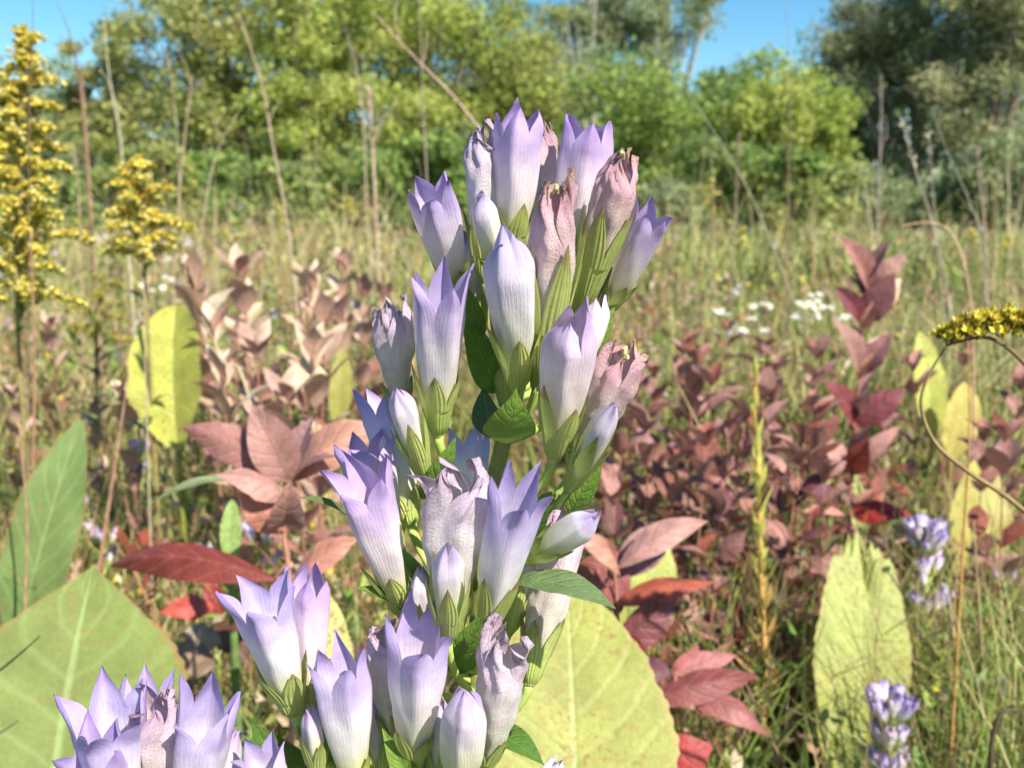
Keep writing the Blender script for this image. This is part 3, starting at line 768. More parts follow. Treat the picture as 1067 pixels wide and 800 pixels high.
# ------------------------------------------------------------------ goldenrods
def spray(mb, pts, n, size, r, cols, green=(.16, .22, .05)):
    """florets along the upper side of a spray branch"""
    pts = np.asarray(pts)
    for i in range(n):
        f = (i + r.rand()) / n
        k = f * (len(pts) - 1); a = int(k); b = min(a + 1, len(pts) - 1)
        p = pts[a] * (1 - (k - a)) + pts[b] * (k - a)
        d = nrm(np.array([r.randn() * .6, r.randn() * .6, 1.0 + .4 * r.rand()]))
        s = size * r.uniform(.7, 1.3)
        q = p + d * s * .25 + r.randn(3) * size * .35
        e = nrm(np.cross(d, r.randn(3))); g = np.cross(d, e)
        mb.petals(q[None].repeat(2, 0), np.array([d, d]), np.array([e, g]), s * .7, s * .35, np.array(green))
        m_ = 6
        ths = r.rand() * 6 + np.arange(m_) / m_ * 2 * PI
        A = np.array([nrm(d * .9 + (e * math.cos(t) + g * math.sin(t)) * .75) for t in ths])
        B2 = np.array([nrm(np.cross(x, d)) for x in A])
        c = np.array([cols[r.randint(len(cols))] for _ in range(m_)]) * r.uniform(.8, 1.15, (m_, 1))
        mb.petals(np.repeat((q + d * s * .45)[None], m_, 0), A, B2, s * .75, s * .34, c)
YEL = [(.86, .68, .08), (.90, .78, .18), (.76, .56, .05), (.88, .82, .42), (.60, .56, .10)]
def goldenrod(label, top, bot, Yd, halfw, nb, size, seed, cols=YEL, leaves=14, group='goldenrods in flower', nfl=16):
    r = R(seed)
    T, Bt = P(*top, Yd), P(*bot, Yd)
    g = np.array([Bt[0], Yd, 0.0])
    t = thing('goldenrod', g, label, 'goldenrod', group)
    pts = smoothpath([g, Bt, T], 30)
    m = MB(); m.tube(pts, [.003, .0022, .001], (.24, .20, .07), 6); m.build('stem', M['stalk'], t)
    hw = halfw * mpp(Yd, top[1])
    for i in range(nb):
        f = i / nb
        b = Bt + (T - Bt) * (f * .97 + .0)
        a = i * 2.4 + r.rand()
        L = hw * (1.05 - f ** 1.6 * .85) * r.uniform(.5, 1.25)
        d = np.array([math.cos(a), math.sin(a), 0])
        pp = bez(b, b + d * L * .5 + np.array([0, 0, L * .5]), b + d * L + np.array([0, 0, L * r.uniform(-.05, .35)]), 8)
        m = MB(); m.tube(pp, [.0009, .0005], (.22, .26, .07), 4)
        spray(m, pp[1:], int(nfl * (.5 + L / hw)), size, r, cols)
        m.build('flower_spray', M['floret'], t)
    m = MB()
    for i in range(leaves):
        b = g + (Bt - g) * r.uniform(.35, 1.1)
        a = r.rand() * 6.28; L = r.uniform(.03, .06)
        d = np.array([math.cos(a), math.sin(a), r.uniform(-.2, .7)])
        m.leaf(b, b + nrm(d) * L, L * .2, (0, 0, 1), .1, .3, (.13, .20, .06), nr=6, nc=3)
    m.build('leaves', M['small'], t)
    return t
goldenrod('tallest goldenrod, rich yellow plume filling the left edge against the sky', (28, 28), (18, 330), .95, 64, 60, .0056, 3, nfl=52)
goldenrod('shorter full yellow goldenrod right of the tallest one, before the trees', (142, 168), (150, 278), 1.15, 46, 30, .0062, 4, nfl=40)
goldenrod('greenish goldenrod just opening, below the two yellow ones on the left', (112, 288), (100, 366), 1.35, 36, 10, .0062, 5, [(.50, .42, .06), (.62, .50, .05), (.35, .36, .08)])
far_g = [((197, 158), (200, 215), 4.2, 9, 'tiny far goldenrod speck left of the leaning tan stalk, before dark trees'), ((233, 236), (237, 256), 4.0, 10, 'far goldenrod just above the pale pink shoots'),
         ((290, 212), (292, 235), 4.2, 8, 'far goldenrod by the foot of the leaning tan stalk'), ((392, 246), (394, 262), 4.2, 8, 'far goldenrod left of the uppermost left flower'),
         ((744, 180), (742, 226), 3.6, 9, 'taller far goldenrod under the bright round tree, left one of the pair'), ((774, 238), (772, 262), 3.6, 9, 'far goldenrod under the bright round tree, right one of the pair'),
         ((1012, 240), (1014, 256), 4.0, 8, 'far goldenrod below the dark trees on the right'), ((1050, 246), (1050, 262), 4.3, 7, 'far goldenrod at the right edge below dark trees'),
         ((365, 206), (362, 226), 4.4, 7, 'far goldenrod between tan stalks left of the gentian'), ((130, 250), (132, 276), 3.2, 9, 'goldenrod speck behind the shorter full goldenrod')]
for i, (a, b, Y, hw, lab) in enumerate(far_g):
    goldenrod(lab, a, b, Y, hw, 5, .014, 30 + i, leaves=4, group='small goldenrods far back in the meadow', nfl=6)

# drooping goldenrod entering from the right edge
gb = P(1180, 700, .46); gb[2] = 0
t = thing('goldenrod', gb, 'drooping goldenrod branch with brown tipped yellow florets reaching in from the right edge', 'goldenrod', 'goldenrods in flower')
mm = smoothpath([gb, P(1180, 640, .46), P(1067, 532, .45), P(1010, 492, .45), P(975, 462, .45), P(960, 425, .45), P(966, 395, .45), P(985, 362, .45)], 60)
m = MB(); m.tube(mm, [.0016, .0012, .0010, .0008, .0005], (.24, .17, .07), 8); m.build('stem', M['stalk'], t)
br = smoothpath([P(1130, 500, .45), P(1085, 410, .45), P(1067, 378, .45), P(1030, 352, .45), P(985, 360, .45)], 30)
m = MB(); m.tube(br, [.0014, .0012, .0009, .0005], (.17, .11, .05), 6); m.build('branch', M['stalk'], t)
r = R(5)
for off, s0 in ((0, 0), (.4, 3)):
    m = MB()
    bb = smoothpath([P(984, 354, .45), P(1010, 344, .446 + off * .01), P(1040, 338, .445 + off * .012), P(1075, 334, .445 + off * .012), P(1110, 335, .45)], 24)
    m.tube(bb, [.0004, .0008], (.20, .14, .05), 5)
    for rep in range(4):
        spray(m, bb - np.array([0, 0, .0024 * rep]) * np.linspace(.2, 1, len(bb))[:, None], 44, .0046, r, [(.62, .52, .04), (.70, .60, .06), (.45, .30, .06), (.74, .66, .10)], (.22, .20, .04))
    spray(m, bb + np.array([0, 0, .0022]), 34, .0022, r, [(.24, .13, .05), (.40, .26, .08)], (.2, .12, .04))
    m.build('flower_spray', M['floret'], t)

# ------------------------------------------------------------------ white asters
def aster(label, heads, Y, root, n, spread, seed, size=.010):
    r = R(seed)
    g = P(root[0], root[1], Y); stem_top = g.copy(); base = g.copy(); base[2] = 0
    t = thing('white_aster', base, label, 'wildflower', 'white asters')
    m = MB(); m.tube(smoothpath([base, base * .5 + g * .5 + [.01, 0, 0], g], 16), [.0025, .0015], (.18, .22, .08), 6)
    H = []
    for (hx, hy) in heads:
        e = P(hx, hy, Y + r.uniform(-.08, .08))
        m.tube(bez(g, (g + e) / 2 + [0, 0, -.01], e, 6), [.0010, .0006], (.18, .24, .08), 4)
        H.append(e)
    m.build('stem', M['stalk'], t)
    for e in H:
        m = MB()
        for q in range(n):
            p = e + r.randn(3) * np.array([spread, spread, spread * .4])
            d = nrm(r.randn(3) * .35 + [0, -.4, 1])
            u_ = nrm(np.cross(d, [1, .2, 0])); w_ = np.cross(d, u_)
            th = np.arange(10) / 10 * 2 * PI
            A = np.cos(th)[:, None] * u_ + np.sin(th)[:, None] * w_ + d * .15
            A /= np.linalg.norm(A, axis=1)[:, None]
            m.petals(np.repeat(p[None], 10, 0), A, np.cross(A, d), size, size * .34, np.array([.82, .82, .76]))
            m.petals(np.repeat((p + d * .0008)[None], 4, 0), A[::3], np.cross(A[::3], d), size * .3, size * .4, np.array([.7, .5, .06]))
        m.build('flower_head', M['floret'], t)
aster('clump of small white asters in front of the meadow edge, left of the red sapling', [(752, 326), (768, 338), (785, 333), (798, 318), (800, 345), (775, 345)], 2.0, (774, 398), 4, .009, 3, .010)
aster('white asters right beside the red sapling, brighter half of the row', [(838, 318), (852, 312), (862, 322), (848, 330), (828, 330), (880, 330)], 2.1, (846, 380), 5, .010, 4, .010)
aster('white asters far left behind the rounded yellow leaf', [(158, 300), (172, 272), (186, 306), (180, 290)], 2.4, (172, 345), 4, .011, 5, .010)

# ------------------------------------------------------------------ yellow spike plant
g = P(790, 900, .86); g[2] = 0
t = thing('yellow_spike_plant', g, 'single slim spike of upright narrow leaves, lime at the top and orange below', 'plant')
sp = smoothpath([g, P(792, 800, .86), P(797, 700, .86), P(793, 600, .86), P(790, 500, .86), P(786, 420, .86), P(790, 378, .86)], 50)
m = MB(); m.tube(sp, [.0026, .0022, .0016, .0008], (.50, .30, .10), 8); m.build('stem', M['stalk'], t)
r = R(21)
for i in range(64):
    f = i / 63
    z0 = P(790, 770, .86)[2] * (1 - f) + P(787, 388, .86)[2] * f
    b = stem_at(z0, sp)
    a = i * 2.399
    L = (.034 - .016 * f) * r.uniform(.8, 1.15)
    e = 1.6 + 1.6 * f + (0 if f > .3 else -1.2 * r.rand())
    d = nrm([math.cos(a), math.sin(a), e])
    L *= 1.1 * r.uniform(.8, 1.2)
    col = np.array([.56, .60, .12]) * f + np.array([.62, .32, .14]) * (1 - f)
    if f > .45: col = np.array([.80, .76, .18])
    elif r.rand() < .35: col = np.array([.50, .46, .10])
    m = MB(); m.leaf(b, b + d * L, L * .22, (math.cos(a) * -1, math.sin(a) * -1, .4), -.05, .3, tuple(col * r.uniform(.8, 1.15)), nr=8, nc=5, sharp=1.2)
    m.build('leaf', M['small'], t)
m = MB()
tp = P(796, 378, .86)
spray(m, smoothpath([P(786, 384, .86), P(795, 379, .86), P(806, 378, .86)], 8), 12, .0042, r, [(.66, .68, .16), (.72, .72, .2)], (.4, .5, .1))
m.build('flower_spray', M['floret'], t)

# ------------------------------------------------------------------ smaller gentians in the meadow
def small_gentian(label, px, top, bot, Y, n, seed, wpx):
    r = R(seed)
    T, Bt = P(px, top, Y), P(px + r.uniform(-6, 6), bot, Y)
    g = Bt.copy(); g[2] = 0
    t = thing('gentian_plant', g, label, 'flower', 'lilac gentians in the meadow')
    pts = smoothpath([g, Bt, T - [0, 0, .012]], 24)
    m = MB(); m.tube(pts, [.0024, .0018, .0010], (.30, .13, .08), 6); m.build('stem', M['stalk'], t)
    ntier = max(1, int((bot - top) / 40))
    for q in range(n):
        tier = q % (ntier + 1) if q > n * .4 else 0
        z = T[2] - .030 - (T[2] - Bt[2]) * tier / (ntier + 1) * .95 - r.rand() * .004
        b0 = stem_at(z, pts)
        a = q * 2.4 + r.rand()
        sp_ = r.uniform(.15, .6)
        L = r.uniform(.020, .030)
        B = b0 + np.array([math.cos(a), math.sin(a), .3]) * .006
        d = nrm([math.cos(a) * sp_, math.sin(a) * sp_, 1])
        gentian_flower(t, B + d * L, B, wpx * mpp(Y), ['fresh', 'fresh', 'fresh', 'wiltlilac'][r.randint(4)], r.uniform(-.6, .25), cal=.3, seed=seed * 20 + q, hi=False, stem_pt=stem_at(z - .006, pts))
    m = MB()
    for i in range(8):
        b = g + (Bt - g) * r.uniform(.5, 1.2); a = r.rand() * 6.28; L = r.uniform(.015, .03)
        m.leaf(b, b + nrm([math.cos(a), math.sin(a), .6]) * L, L * .35, (0, 0, 1), .08, .3, (.22, .20, .08), nr=6, nc=3)
    m.build('leaves', M['small'], t)
small_gentian('slender lilac gentian with three flower tiers between torn leaf and thin stalks', 966, 540, 690, .95, 40, 1, 12)
small_gentian('dense lilac and white gentian head before the torn leaf at the bottom', 925, 712, 800, .72, 34, 2, 16)
small_gentian('tiny lilac gentian between plum leaves and yellow spike', 737, 632, 690, 1.0, 6, 3, 10)
small_gentian('small lilac gentian left of the pink whorl plant stem', 268, 540, 600, 1.0, 6, 4, 10)
small_gentian('faint lilac gentian in grass at the left, below the rounded yellow leaf', 110, 540, 600, 1.1, 6, 5, 10)
small_gentian('little lilac gentian beside the yellow green leaf edge at lower left', 205, 700, 760, .9, 5, 6, 11)
small_gentian('small blurred gentian at far right among grass', 1046, 590, 650, 1.1, 6, 7, 10)
small_gentian('small lilac gentian low at the bottom between red leaves and spike', 755, 735, 800, .9, 6, 8, 11)
small_gentian('faint gentian in grass behind the rounded yellow leaf', 150, 455, 500, 1.5, 5, 9, 8)

# ------------------------------------------------------------------ single stalks
def stalk(label, pts, Y, rad, col, head=None, seed=0, name='dried_stalk', cat='stalk', group='dried stalks', tocol=None, twigs=0, ground=True):
    W = [P(x, y, Y) for x, y in pts]
    if Y > 1.55: rad = rad * .62
    if twigs == 0 and Y > 1.3: twigs = 2
    W = W[::-1]   # bottom first
    g = W[0].copy()
    if ground:
        dz = W[0] - W[1]; g = W[0] + dz * min(W[0][2] / max(1e-3, -dz[2]), 3.0) if dz[2] < 0 else g
        g[2] = 0
    t = thing(name, g, label, cat, group)
    path = smoothpath(([g] if ground else []) + W, 12 * len(W))
    m = MB(); m.tube(path, [rad * 1.2, rad, rad * .45], col, 6)
    r = R(seed + 100)
    for q in range(twigs):
        f = r.uniform(.45, .95); b = path[int(f * (len(path) - 1))]
        d = nrm([r.randn() * .5, r.randn() * .5, 1.2]); L = r.uniform(.04, .10) * Y * .45
        m.tube(bez(b, b + d * L * .5 + r.randn(3) * .008 * Y, b + d * L + r.randn(3) * .01 * Y, 5), [rad * .5, rad * .25], col, 4)
    m.build('stem', M['stalk'], t)
    if head == 'grass':
        m = MB(); e = path[-int(len(path) * .22):]
        n = 44; k = r.randint(0, len(e) - 1, n); pp = e[k] + r.randn(n, 3) * rad * (.9 - .8 * k / len(e))[:, None]
        A = r.randn(n, 3) * .35 + nrm(e[-1] - e[0]); A /= np.linalg.norm(A, axis=1)[:, None]
        S = np.cross(A, r.randn(n, 3)); S /= np.linalg.norm(S, axis=1)[:, None]
        m.petals(pp, A, S, rad * 5, rad * 1.2, np.array(tocol or col) * r.uniform(1.0, 1.7, (n, 1)))
        m.build('seed_head', M['floret'], t)
    elif head == 'knob':
        m = MB(); p = path[-1]; n = 60
        A = r.randn(n, 3) + [0, 0, .5]; A /= np.linalg.norm(A, axis=1)[:, None]; A[:, 2] *= .45
        S = np.cross(A, r.randn(n, 3)); S /= np.linalg.norm(S, axis=1)[:, None]
        m.petals(np.repeat(p[None], n, 0), A, S, rad * 4, rad * 1.6, np.array(tocol or (.06, .05, .05)) * r.uniform(.6, 1.6, (n, 1)))
        m.build('seed_head', M['floret'], t)
    elif head == 'pods':
        m = MB()
        for q in range(14):
            b = path[-1 - int(r.rand() ** 1.5 * len(path) * .3)]
            d = nrm(r.randn(3) * .6 + [0, 0, 1]); m.leaf(b, b + d * rad * 9, rad * 3.2, (0, -1, .2), .1, .6, tocol or col, nr=5, nc=3)
        m.build('seed_head', M['floret'], t)
    return t
TAN, DK, GY, ORG_ = (.40, .30, .18), (.16, .10, .07), (.34, .31, .24), (.42, .22, .07)
stalk('orange brown bare stalk crossing the whole lower right, left of the dark seed head', [(1008, 330), (1010, 450), (1004, 560), (996, 700), (988, 830)], .72, .0011, ORG_, seed=1)
stalk('tan stalk topped by a small dark seed head on the lower right', [(1014, 538), (1018, 600), (1024, 700), (1022, 830)], .80, .0012, (.34, .26, .14), 'knob', 2)
stalk('thin brown grass culm drawn across the torn broad leaf', [(878, 632), (896, 680), (912, 730), (930, 800)], .68, .0005, (.20, .14, .07), seed=3)
stalk('tan grass culm leaning left across the red patch beside the yellow spike', [(706, 400), (742, 470), (780, 545), (800, 590)], 1.0, .0013, (.38, .33, .16), seed=4)
stalk('arching tan grass blade curving right above the drooping goldenrod', [(938, 236), (968, 232), (990, 242), (1004, 275), (1012, 325), (1014, 400)], 1.3, .0016, (.44, .30, .18), seed=5)
stalk('pale stalk with fluffy pods standing before the dark trees', [(940, 128), (950, 165), (966, 215), (982, 275), (990, 330)], 1.9, .0026, GY, 'pods', 6, tocol=(.46, .40, .32))
stalk('short pale forked stalk just right of the fluffy pod stalk', [(968, 140), (972, 200), (980, 290)], 2.1, .0022, GY, 'pods', 7, tocol=(.44, .38, .30))
stalk('grey leaning stalk high before the dark trees on the right', [(972, 118), (990, 165), (1012, 215), (1022, 260)], 2.3, .0020, GY, seed=8)
stalk('bundled brown stalk in front of the dark trunks near the right edge', [(1018, 155), (1022, 205), (1026, 250)], 2.6, .0050, (.30, .23, .18), 'grass', 9)
stalk('thin brown stem rising beside the round bright tree up to the sky', [(819, 0), (823, 90), (822, 170), (820, 260)], 2.2, .0018, (.28, .18, .13), seed=10)
stalk('long grey green stalk slanting right below the round bright tree', [(716, 96), (758, 160), (792, 225), (835, 335)], 2.0, .0022, (.30, .30, .19), seed=11)
stalk('twiggy brown stalk in front of the round bright tree', [(770, 140), (768, 190), (764, 260)], 3.0, .0040, (.28, .20, .14), 'grass', 12, twigs=3)
stalk('slanted pinkish tan stalk pointing at the top of the gentian', [(388, 12), (432, 60), (470, 98), (496, 130), (560, 215)], 1.6, .0028, (.46, .32, .24), seed=13, twigs=3)
stalk('tallest tan stalk leaning left, crossing the trees from top to meadow', [(248, 14), (272, 85), (284, 150), (298, 225), (306, 290)], 1.9, .0034, (.40, .30, .22), seed=14, twigs=4)
stalk('pale leaning stalk right of the shorter goldenrod', [(108, 18), (114, 80), (126, 150), (134, 260)], 1.9, .0026, (.46, .42, .32), seed=15)
stalk('dark thin curved stem at the upper left against the sky', [(60, 4), (74, 40), (84, 95), (90, 180)], 1.5, .0014, DK, seed=16)
stalk('hair thin upright stem over the tallest goldenrod', [(34, 0), (34, 30), (30, 200)], .93, .0005, DK, seed=17)
stalk('slim tan grass with a feathery head at the centre left, before dark bushes', [(200, 78), (192, 150), (186, 215)], 2.4, .0034, (.40, .30, .20), 'grass', 18)
stalk('tan feathery grass left of the tallest leaning stalk', [(174, 55), (182, 110), (188, 210)], 2.6, .0020, (.40, .32, .2), 'grass', 19)
stalk('brown twig like stalk with branched pale top left of the gentian', [(384, 92), (388, 150), (392, 230)], 2.2, .0050, (.40, .29, .22), 'grass', 20, twigs=8)
stalk('thin grey stem high between the leaning stalks', [(438, 0), (440, 90), (445, 190)], 2.4, .0024, (.36, .31, .24), seed=21)
stalk('greyish tan stem left of the branched pale stalk', [(360, 30), (376, 100), (382, 210)], 2.5, .0030, (.36, .28, .20), seed=22, twigs=4)
stalk('short tan stalk bent right above the centre left bushes', [(248, 118), (228, 155), (214, 215)], 2.5, .0028, (.42, .36, .24), seed=23)
stalk('reddish brown bare stem at the left edge under the tallest goldenrod', [(32, 240), (36, 380), (34, 500), (28, 640)], .85, .0015, (.30, .17, .10), seed=24)
stalk('pinkish bare stem rising left of the rounded yellow leaf', [(134, 390), (122, 470), (108, 560)], 1.0, .0016, (.36, .20, .14), seed=25)
stalk('greyish stem passing in front of the rounded yellow leaf', [(150, 290), (152, 400), (158, 600)], 1.05, .0011, (.38, .32, .22), seed=26)
stalk('pale leaning straw between yellow leaf and pink whorl plant', [(210, 330), (236, 380), (262, 424)], .95, .0010, (.50, .42, .28), seed=27)
stalk('dry brown stem at the left edge above the huge green leaf', [(20, 440), (28, 540), (26, 640)], .75, .0014, (.30, .20, .12), seed=28)
stalk('brown stem at the right edge before the dark trees', [(1052, 250), (1048, 290), (1050, 340)], 2.6, .0022, (.34, .24, .16), seed=29)
stalk('thin grey stem in front of the dark trunks', [(918, 78), (918, 130), (914, 235)], 3.2, .0040, (.34, .28, .24), 'grass', 30)
stalk('rusty feathery grass left of the tall pale leaning stalk', [(84, 70), (90, 140), (96, 230)], 2.1, .0026, (.38, .22, .14), 'grass', 31)
stalk('brown feathery grass behind the shorter goldenrod', [(76, 150), (82, 200), (84, 280)], 2.3, .0030, (.36, .24, .15), 'grass', 32)
stalk('thin black curved culm near the orange stalk foot', [(1066, 740), (1044, 742), (1034, 772), (1030, 830)], .55, .0016, (.08, .05, .03), seed=33)
stalk('fine dark stem touching the huge green leaf on the left', [(42, 662), (10, 690), (-20, 712)], .47, .0006, (.05, .06, .03), seed=34, ground=False)
r = R(99)
nth = ['first', 'second', 'third', 'fourth', 'fifth', 'sixth', 'seventh', 'eighth', 'ninth', 'tenth', 'eleventh', 'twelfth', 'thirteenth', 'fourteenth', 'fifteenth', 'sixteenth', 'seventeenth', 'eighteenth']
xs = [60, 112, 160, 172, 222, 262, 318, 330, 402, 424, 640, 700, 726, 745, 850, 905, 1036, 1060]
for i, x in enumerate(xs):
    y0 = r.uniform(120, 200); Y = r.uniform(2.4, 4.2)
    stalk('faint straw grass against the far trees, %s from the left of those short ones' % nth[i], [(x + r.uniform(-10, 10), y0), (x + r.uniform(-3, 3), y0 + 60), (x, 285)], Y, .0006 * Y, tuple(np.array([.38, .30, .19]) * r.uniform(.8, 1.25)), ['grass', None, 'grass'][i % 3], 40 + i, group='short straw grasses before the trees')

# crumpled dry leaf on the ground cover, lower left
g = P(205, 740, .80); g[2] = 0
t = thing('dry_leaf_plant', g, 'crumpled brown and grey dead leaf right of the huge green leaf', 'dead plant')
m = MB(); m.tube(smoothpath([g, P(212, 700, .80), P(222, 650, .80)], 14), [.002, .001], (.2, .13, .08), 6); m.build('stem', M['stalk'], t)
for (b, tt, w, c, f) in [((228, 690, .78), (168, 680, .76), 44, (.26, .18, .12), -.6), ((230, 668, .80), (188, 660, .78), 34, (.30, .25, .18), -.3), ((224, 632, .82), (166, 638, .80), 30, (.48, .08, .06), -.2),
                      ((222, 650, .82), (262, 690, .80), 30, (.12, .06, .04), .3), ((228, 720, .78), (200, 760, .76), 30, (.20, .12, .07), .5), ((232, 640, .84), (215, 600, .84), 24, (.30, .05, .04), .2)]:
    m = MB(); m.leaf(P(*b), P(*tt), w * mpp(.8), (0, -.8, .8), .14, f, c, nr=14, nc=9, wav=.09, seed=int(b[0])); m.build('leaf', M['red'], t)

# ------------------------------------------------------------------ meadow floor
m = MB()
n = 60
xs_ = np.linspace(-1, 1, n); ys = np.linspace(-1, 1, n)
X_, Y_ = np.meshgrid(np.sign(xs_) * np.abs(xs_) ** 2.2 * 600, np.sign(ys) * np.abs(ys) ** 2.2 * 600)
m.grid(np.stack([X_, Y_, 0 * X_], -1), np.stack([X_, Y_], -1))
o = m.build('ground', M['ground']); o['kind'] = 'structure'

def scatter(n, y0, y1, power=1.0, slack=1.35, xpad=.25):
    """points in the wedge the photograph looks into, plus a margin either side"""
    y = y0 * (y1 / y0) ** (rng.rand(n) ** power)
    x = (rng.rand(n) * 2 - 1) * (y * .51 * slack + xpad)
    return x, y
def pnoise(x, y, s, seed=0):
    r_ = R(seed); v = 0
    for k in range(5):
        a = r_.rand() * 6.28; f = s * r_.uniform(.6, 1.8)
        v = v + np.sin((x * math.cos(a) + y * math.sin(a)) * f + r_.rand() * 6.28)
    return v / 5
def pick(pal, n, jit=.2):
    pal = np.array(pal); c = pal[rng.randint(0, len(pal), n)]
    return c * (1 + (rng.rand(n, 1) - .5) * 2 * jit)
def clear(x, y):
    q = x / y
    if True:
        gap = (q > .26) & (q < .43) & (y < .87) & (rng.rand(len(x)) < .85)
        gap |= (q > .10) & (q < .27) & (y < .80) & (rng.rand(len(x)) < .6)
    lump = (pnoise(x, y, 2.6, 31) + pnoise(x, y, 9 / (1 + .12 * y), 32)) < rng.uniform(-.5, .35, len(x))
    return ~((lump & (y > 1.4)) | gap | (y < .62) | ((y < .75) & (np.abs(x) < .35) & (rng.rand(len(x)) < .6)))

GREENS = [(.13, .24, .04), (.22, .33, .06), (.33, .41, .09), (.18, .23, .07), (.42, .44, .12), (.09, .15, .03)]
STRAW = [(.52, .46, .20), (.64, .56, .32), (.40, .31, .14), (.42, .43, .15), (.60, .52, .24)]
# green grass, by distance band
m = MB()
for (n, y0, y1, h0, h1, w0) in [(20000, .62, 1.7, .06, .22, .0024), (26000, 1.7, 5, .12, .34, .005), (38000, 5, 32, .18, .48, .020)]:
    x, y = scatter(n, y0, y1); k = clear(x, y); x, y = x[k], y[k]; n = len(x)
    h = rng.uniform(h0, h1, n) * (1 + .35 * pnoise(x, y, 3 / y0, 1))
    B = np.stack([x, y, np.zeros(n)], 1)
    lean = rng.randn(n, 2) * (h * .28)[:, None]
    m.blades(B, h, lean, w0 * rng.uniform(.5, 1.4, n) * (y / y0) ** .6, pick(GREENS, n, .25))
o = m.build('grass', M['grass']); o['kind'] = 'stuff'; o['label'] = 'green grass filling the meadow'; o['category'] = 'grass'
m = MB()
for (n, y0, y1, h0, h1, w0) in [(11000, .62, 1.7, .07, .26, .0017), (26000, 1.7, 5, .14, .40, .004), (34000, 5, 32, .18, .54, .014), (2600, 4, 20, .55, 1.0, .006)]:
    x, y = scatter(n, y0, y1); k = clear(x, y); x, y = x[k], y[k]; n = len(x)
    h = rng.uniform(h0, h1, n) * (1 + .3 * pnoise(x, y, 3 / y0, 2))
    m.blades(np.stack([x, y, np.zeros(n)], 1), h, rng.randn(n, 2) * (h * .30)[:, None], w0 * rng.uniform(.5, 1.4, n) * (y / y0) ** .6, pick(STRAW, n, .25))
for (n, y0, y1, h0, h1, w0) in [(2600, .75, 1.7, .10, .32, .0022), (4200, 1.7, 5, .16, .46, .0045), (5000, 5, 26, .25, .7, .010)]:
    x, y = scatter(n, y0, y1); k = clear(x, y); x, y = x[k], y[k]; n = len(x)
    h = rng.uniform(h0, h1, n)
    m.blades(np.stack([x, y, np.zeros(n)], 1), h, rng.randn(n, 2) * (h * .22)[:, None], w0 * rng.uniform(.5, 1.3, n) * (y / y0) ** .5, pick([(.30, .13, .07), (.36, .20, .11), (.24, .12, .08), (.44, .24, .15)], n, .25))
o = m.build('dry_grass', M['grass']); o['kind'] = 'stuff'; o['label'] = 'straw coloured dry grass mixed through the meadow'; o['category'] = 'dry grass'
# leafy ground cover: twiggy stems with little leaves
def forbs(name, label, cat, pal, bands, stemcol, thr=None, seed=0, flowers=None):
    m = MB()
    for (n, y0, y1, h0, h1, ls, per) in bands:
        x, y = scatter(n, y0, y1); k = clear(x, y)
        if thr is not None: k &= thr(x, y)
        x, y = x[k], y[k]; n = len(x)
        sc = (y / y0) ** .7
        h = rng.uniform(h0, h1, n)
        lean = rng.randn(n, 2) * (h * .2)[:, None]
        B = np.stack([x, y, np.zeros(n)], 1)
        m.blades(B, h, lean, ls * .12 * sc, np.tile(np.array(stemcol), (n, 1)) * rng.uniform(.6, 1.4, (n, 1)))
        f = rng.uniform(.35, 1.0, (n, per))
        p = B[:, None, :] + np.stack([lean[:, 0][:, None] * f ** 1.8, lean[:, 1][:, None] * f ** 1.8, h[:, None] * f * (1 - .06 * f * f)], -1)
        p = p.reshape(-1, 3); a = rng.rand(len(p)) * 6.28; e = rng.uniform(-.2, 1.3, len(p))
        A = np.stack([np.cos(a), np.sin(a), e], 1); A /= np.linalg.norm(A, axis=1)[:, None]
        S = np.cross(A, np.array([0, 0, 1]) + rng.randn(len(p), 3) * .45); S /= np.linalg.norm(S, axis=1)[:, None]
        base = pick(pal, n, .15)
        L = ls * rng.uniform(.6, 1.4, len(p)) * np.repeat(sc, per)
        m.petals(p, A, S, L, L * rng.uniform(.22, .5, len(p)), np.repeat(base, per, 0) * rng.uniform(.75, 1.25, (len(p), 1)))
        if flowers is not None:
            kk = rng.rand(n) < flowers[1]
            tp = B[kk] + np.concatenate([lean[kk], (h[kk] * .95)[:, None]], 1)
            q = 5; tp = np.repeat(tp, q, 0) + rng.randn(len(tp) * q, 3) * ls * .25
            A = rng.randn(len(tp), 3) * .6 + [0, 0, 1]; A /= np.linalg.norm(A, axis=1)[:, None]
            S = np.cross(A, rng.randn(len(tp), 3)); S /= np.linalg.norm(S, axis=1)[:, None]
            m.petals(tp, A, S, ls * .6 * np.repeat(sc[kk], q), ls * .3 * np.repeat(sc[kk], q), pick(flowers[0], len(tp), .15))
    o = m.build(name, M['small']); o['kind'] = 'stuff'; o['label'] = label; o['category'] = cat
    return o
forbs('green_undergrowth', 'small leaved green weeds covering the meadow floor', 'undergrowth', GREENS + [(.20, .30, .10), (.34, .40, .14)],
      [(2600, .62, 1.7, .05, .20, .014, 18), (3800, 1.7, 5, .12, .32, .024, 14), (5000, 5, 32, .2, .50, .045, 10), (500, 5, 26, .35, .60, .045, 14), (160, 11, 20, .5, .95, .06, 24)], (.16, .14, .07), None, 1, ([(.62, .55, .78), (.72, .68, .80)], .05))
forbs('brown_undergrowth', 'tan and rust withered weeds mixed into the meadow', 'undergrowth', [(.48, .34, .21), (.40, .22, .15), (.54, .43, .28), (.42, .28, .17), (.62, .50, .36)],
      [(1500, .62, 1.7, .05, .20, .014, 12), (2800, 1.7, 5, .14, .36, .020, 12), (4600, 5, 32, .2, .50, .04, 10), (400, 5, 26, .35, .62, .04, 12), (150, 8, 20, .5, 1.0, .05, 20)], (.22, .14, .09), None, 2, ([(.82, .64, .06), (.85, .70, .10), (.70, .66, .40), (.50, .25, .16)], .24))
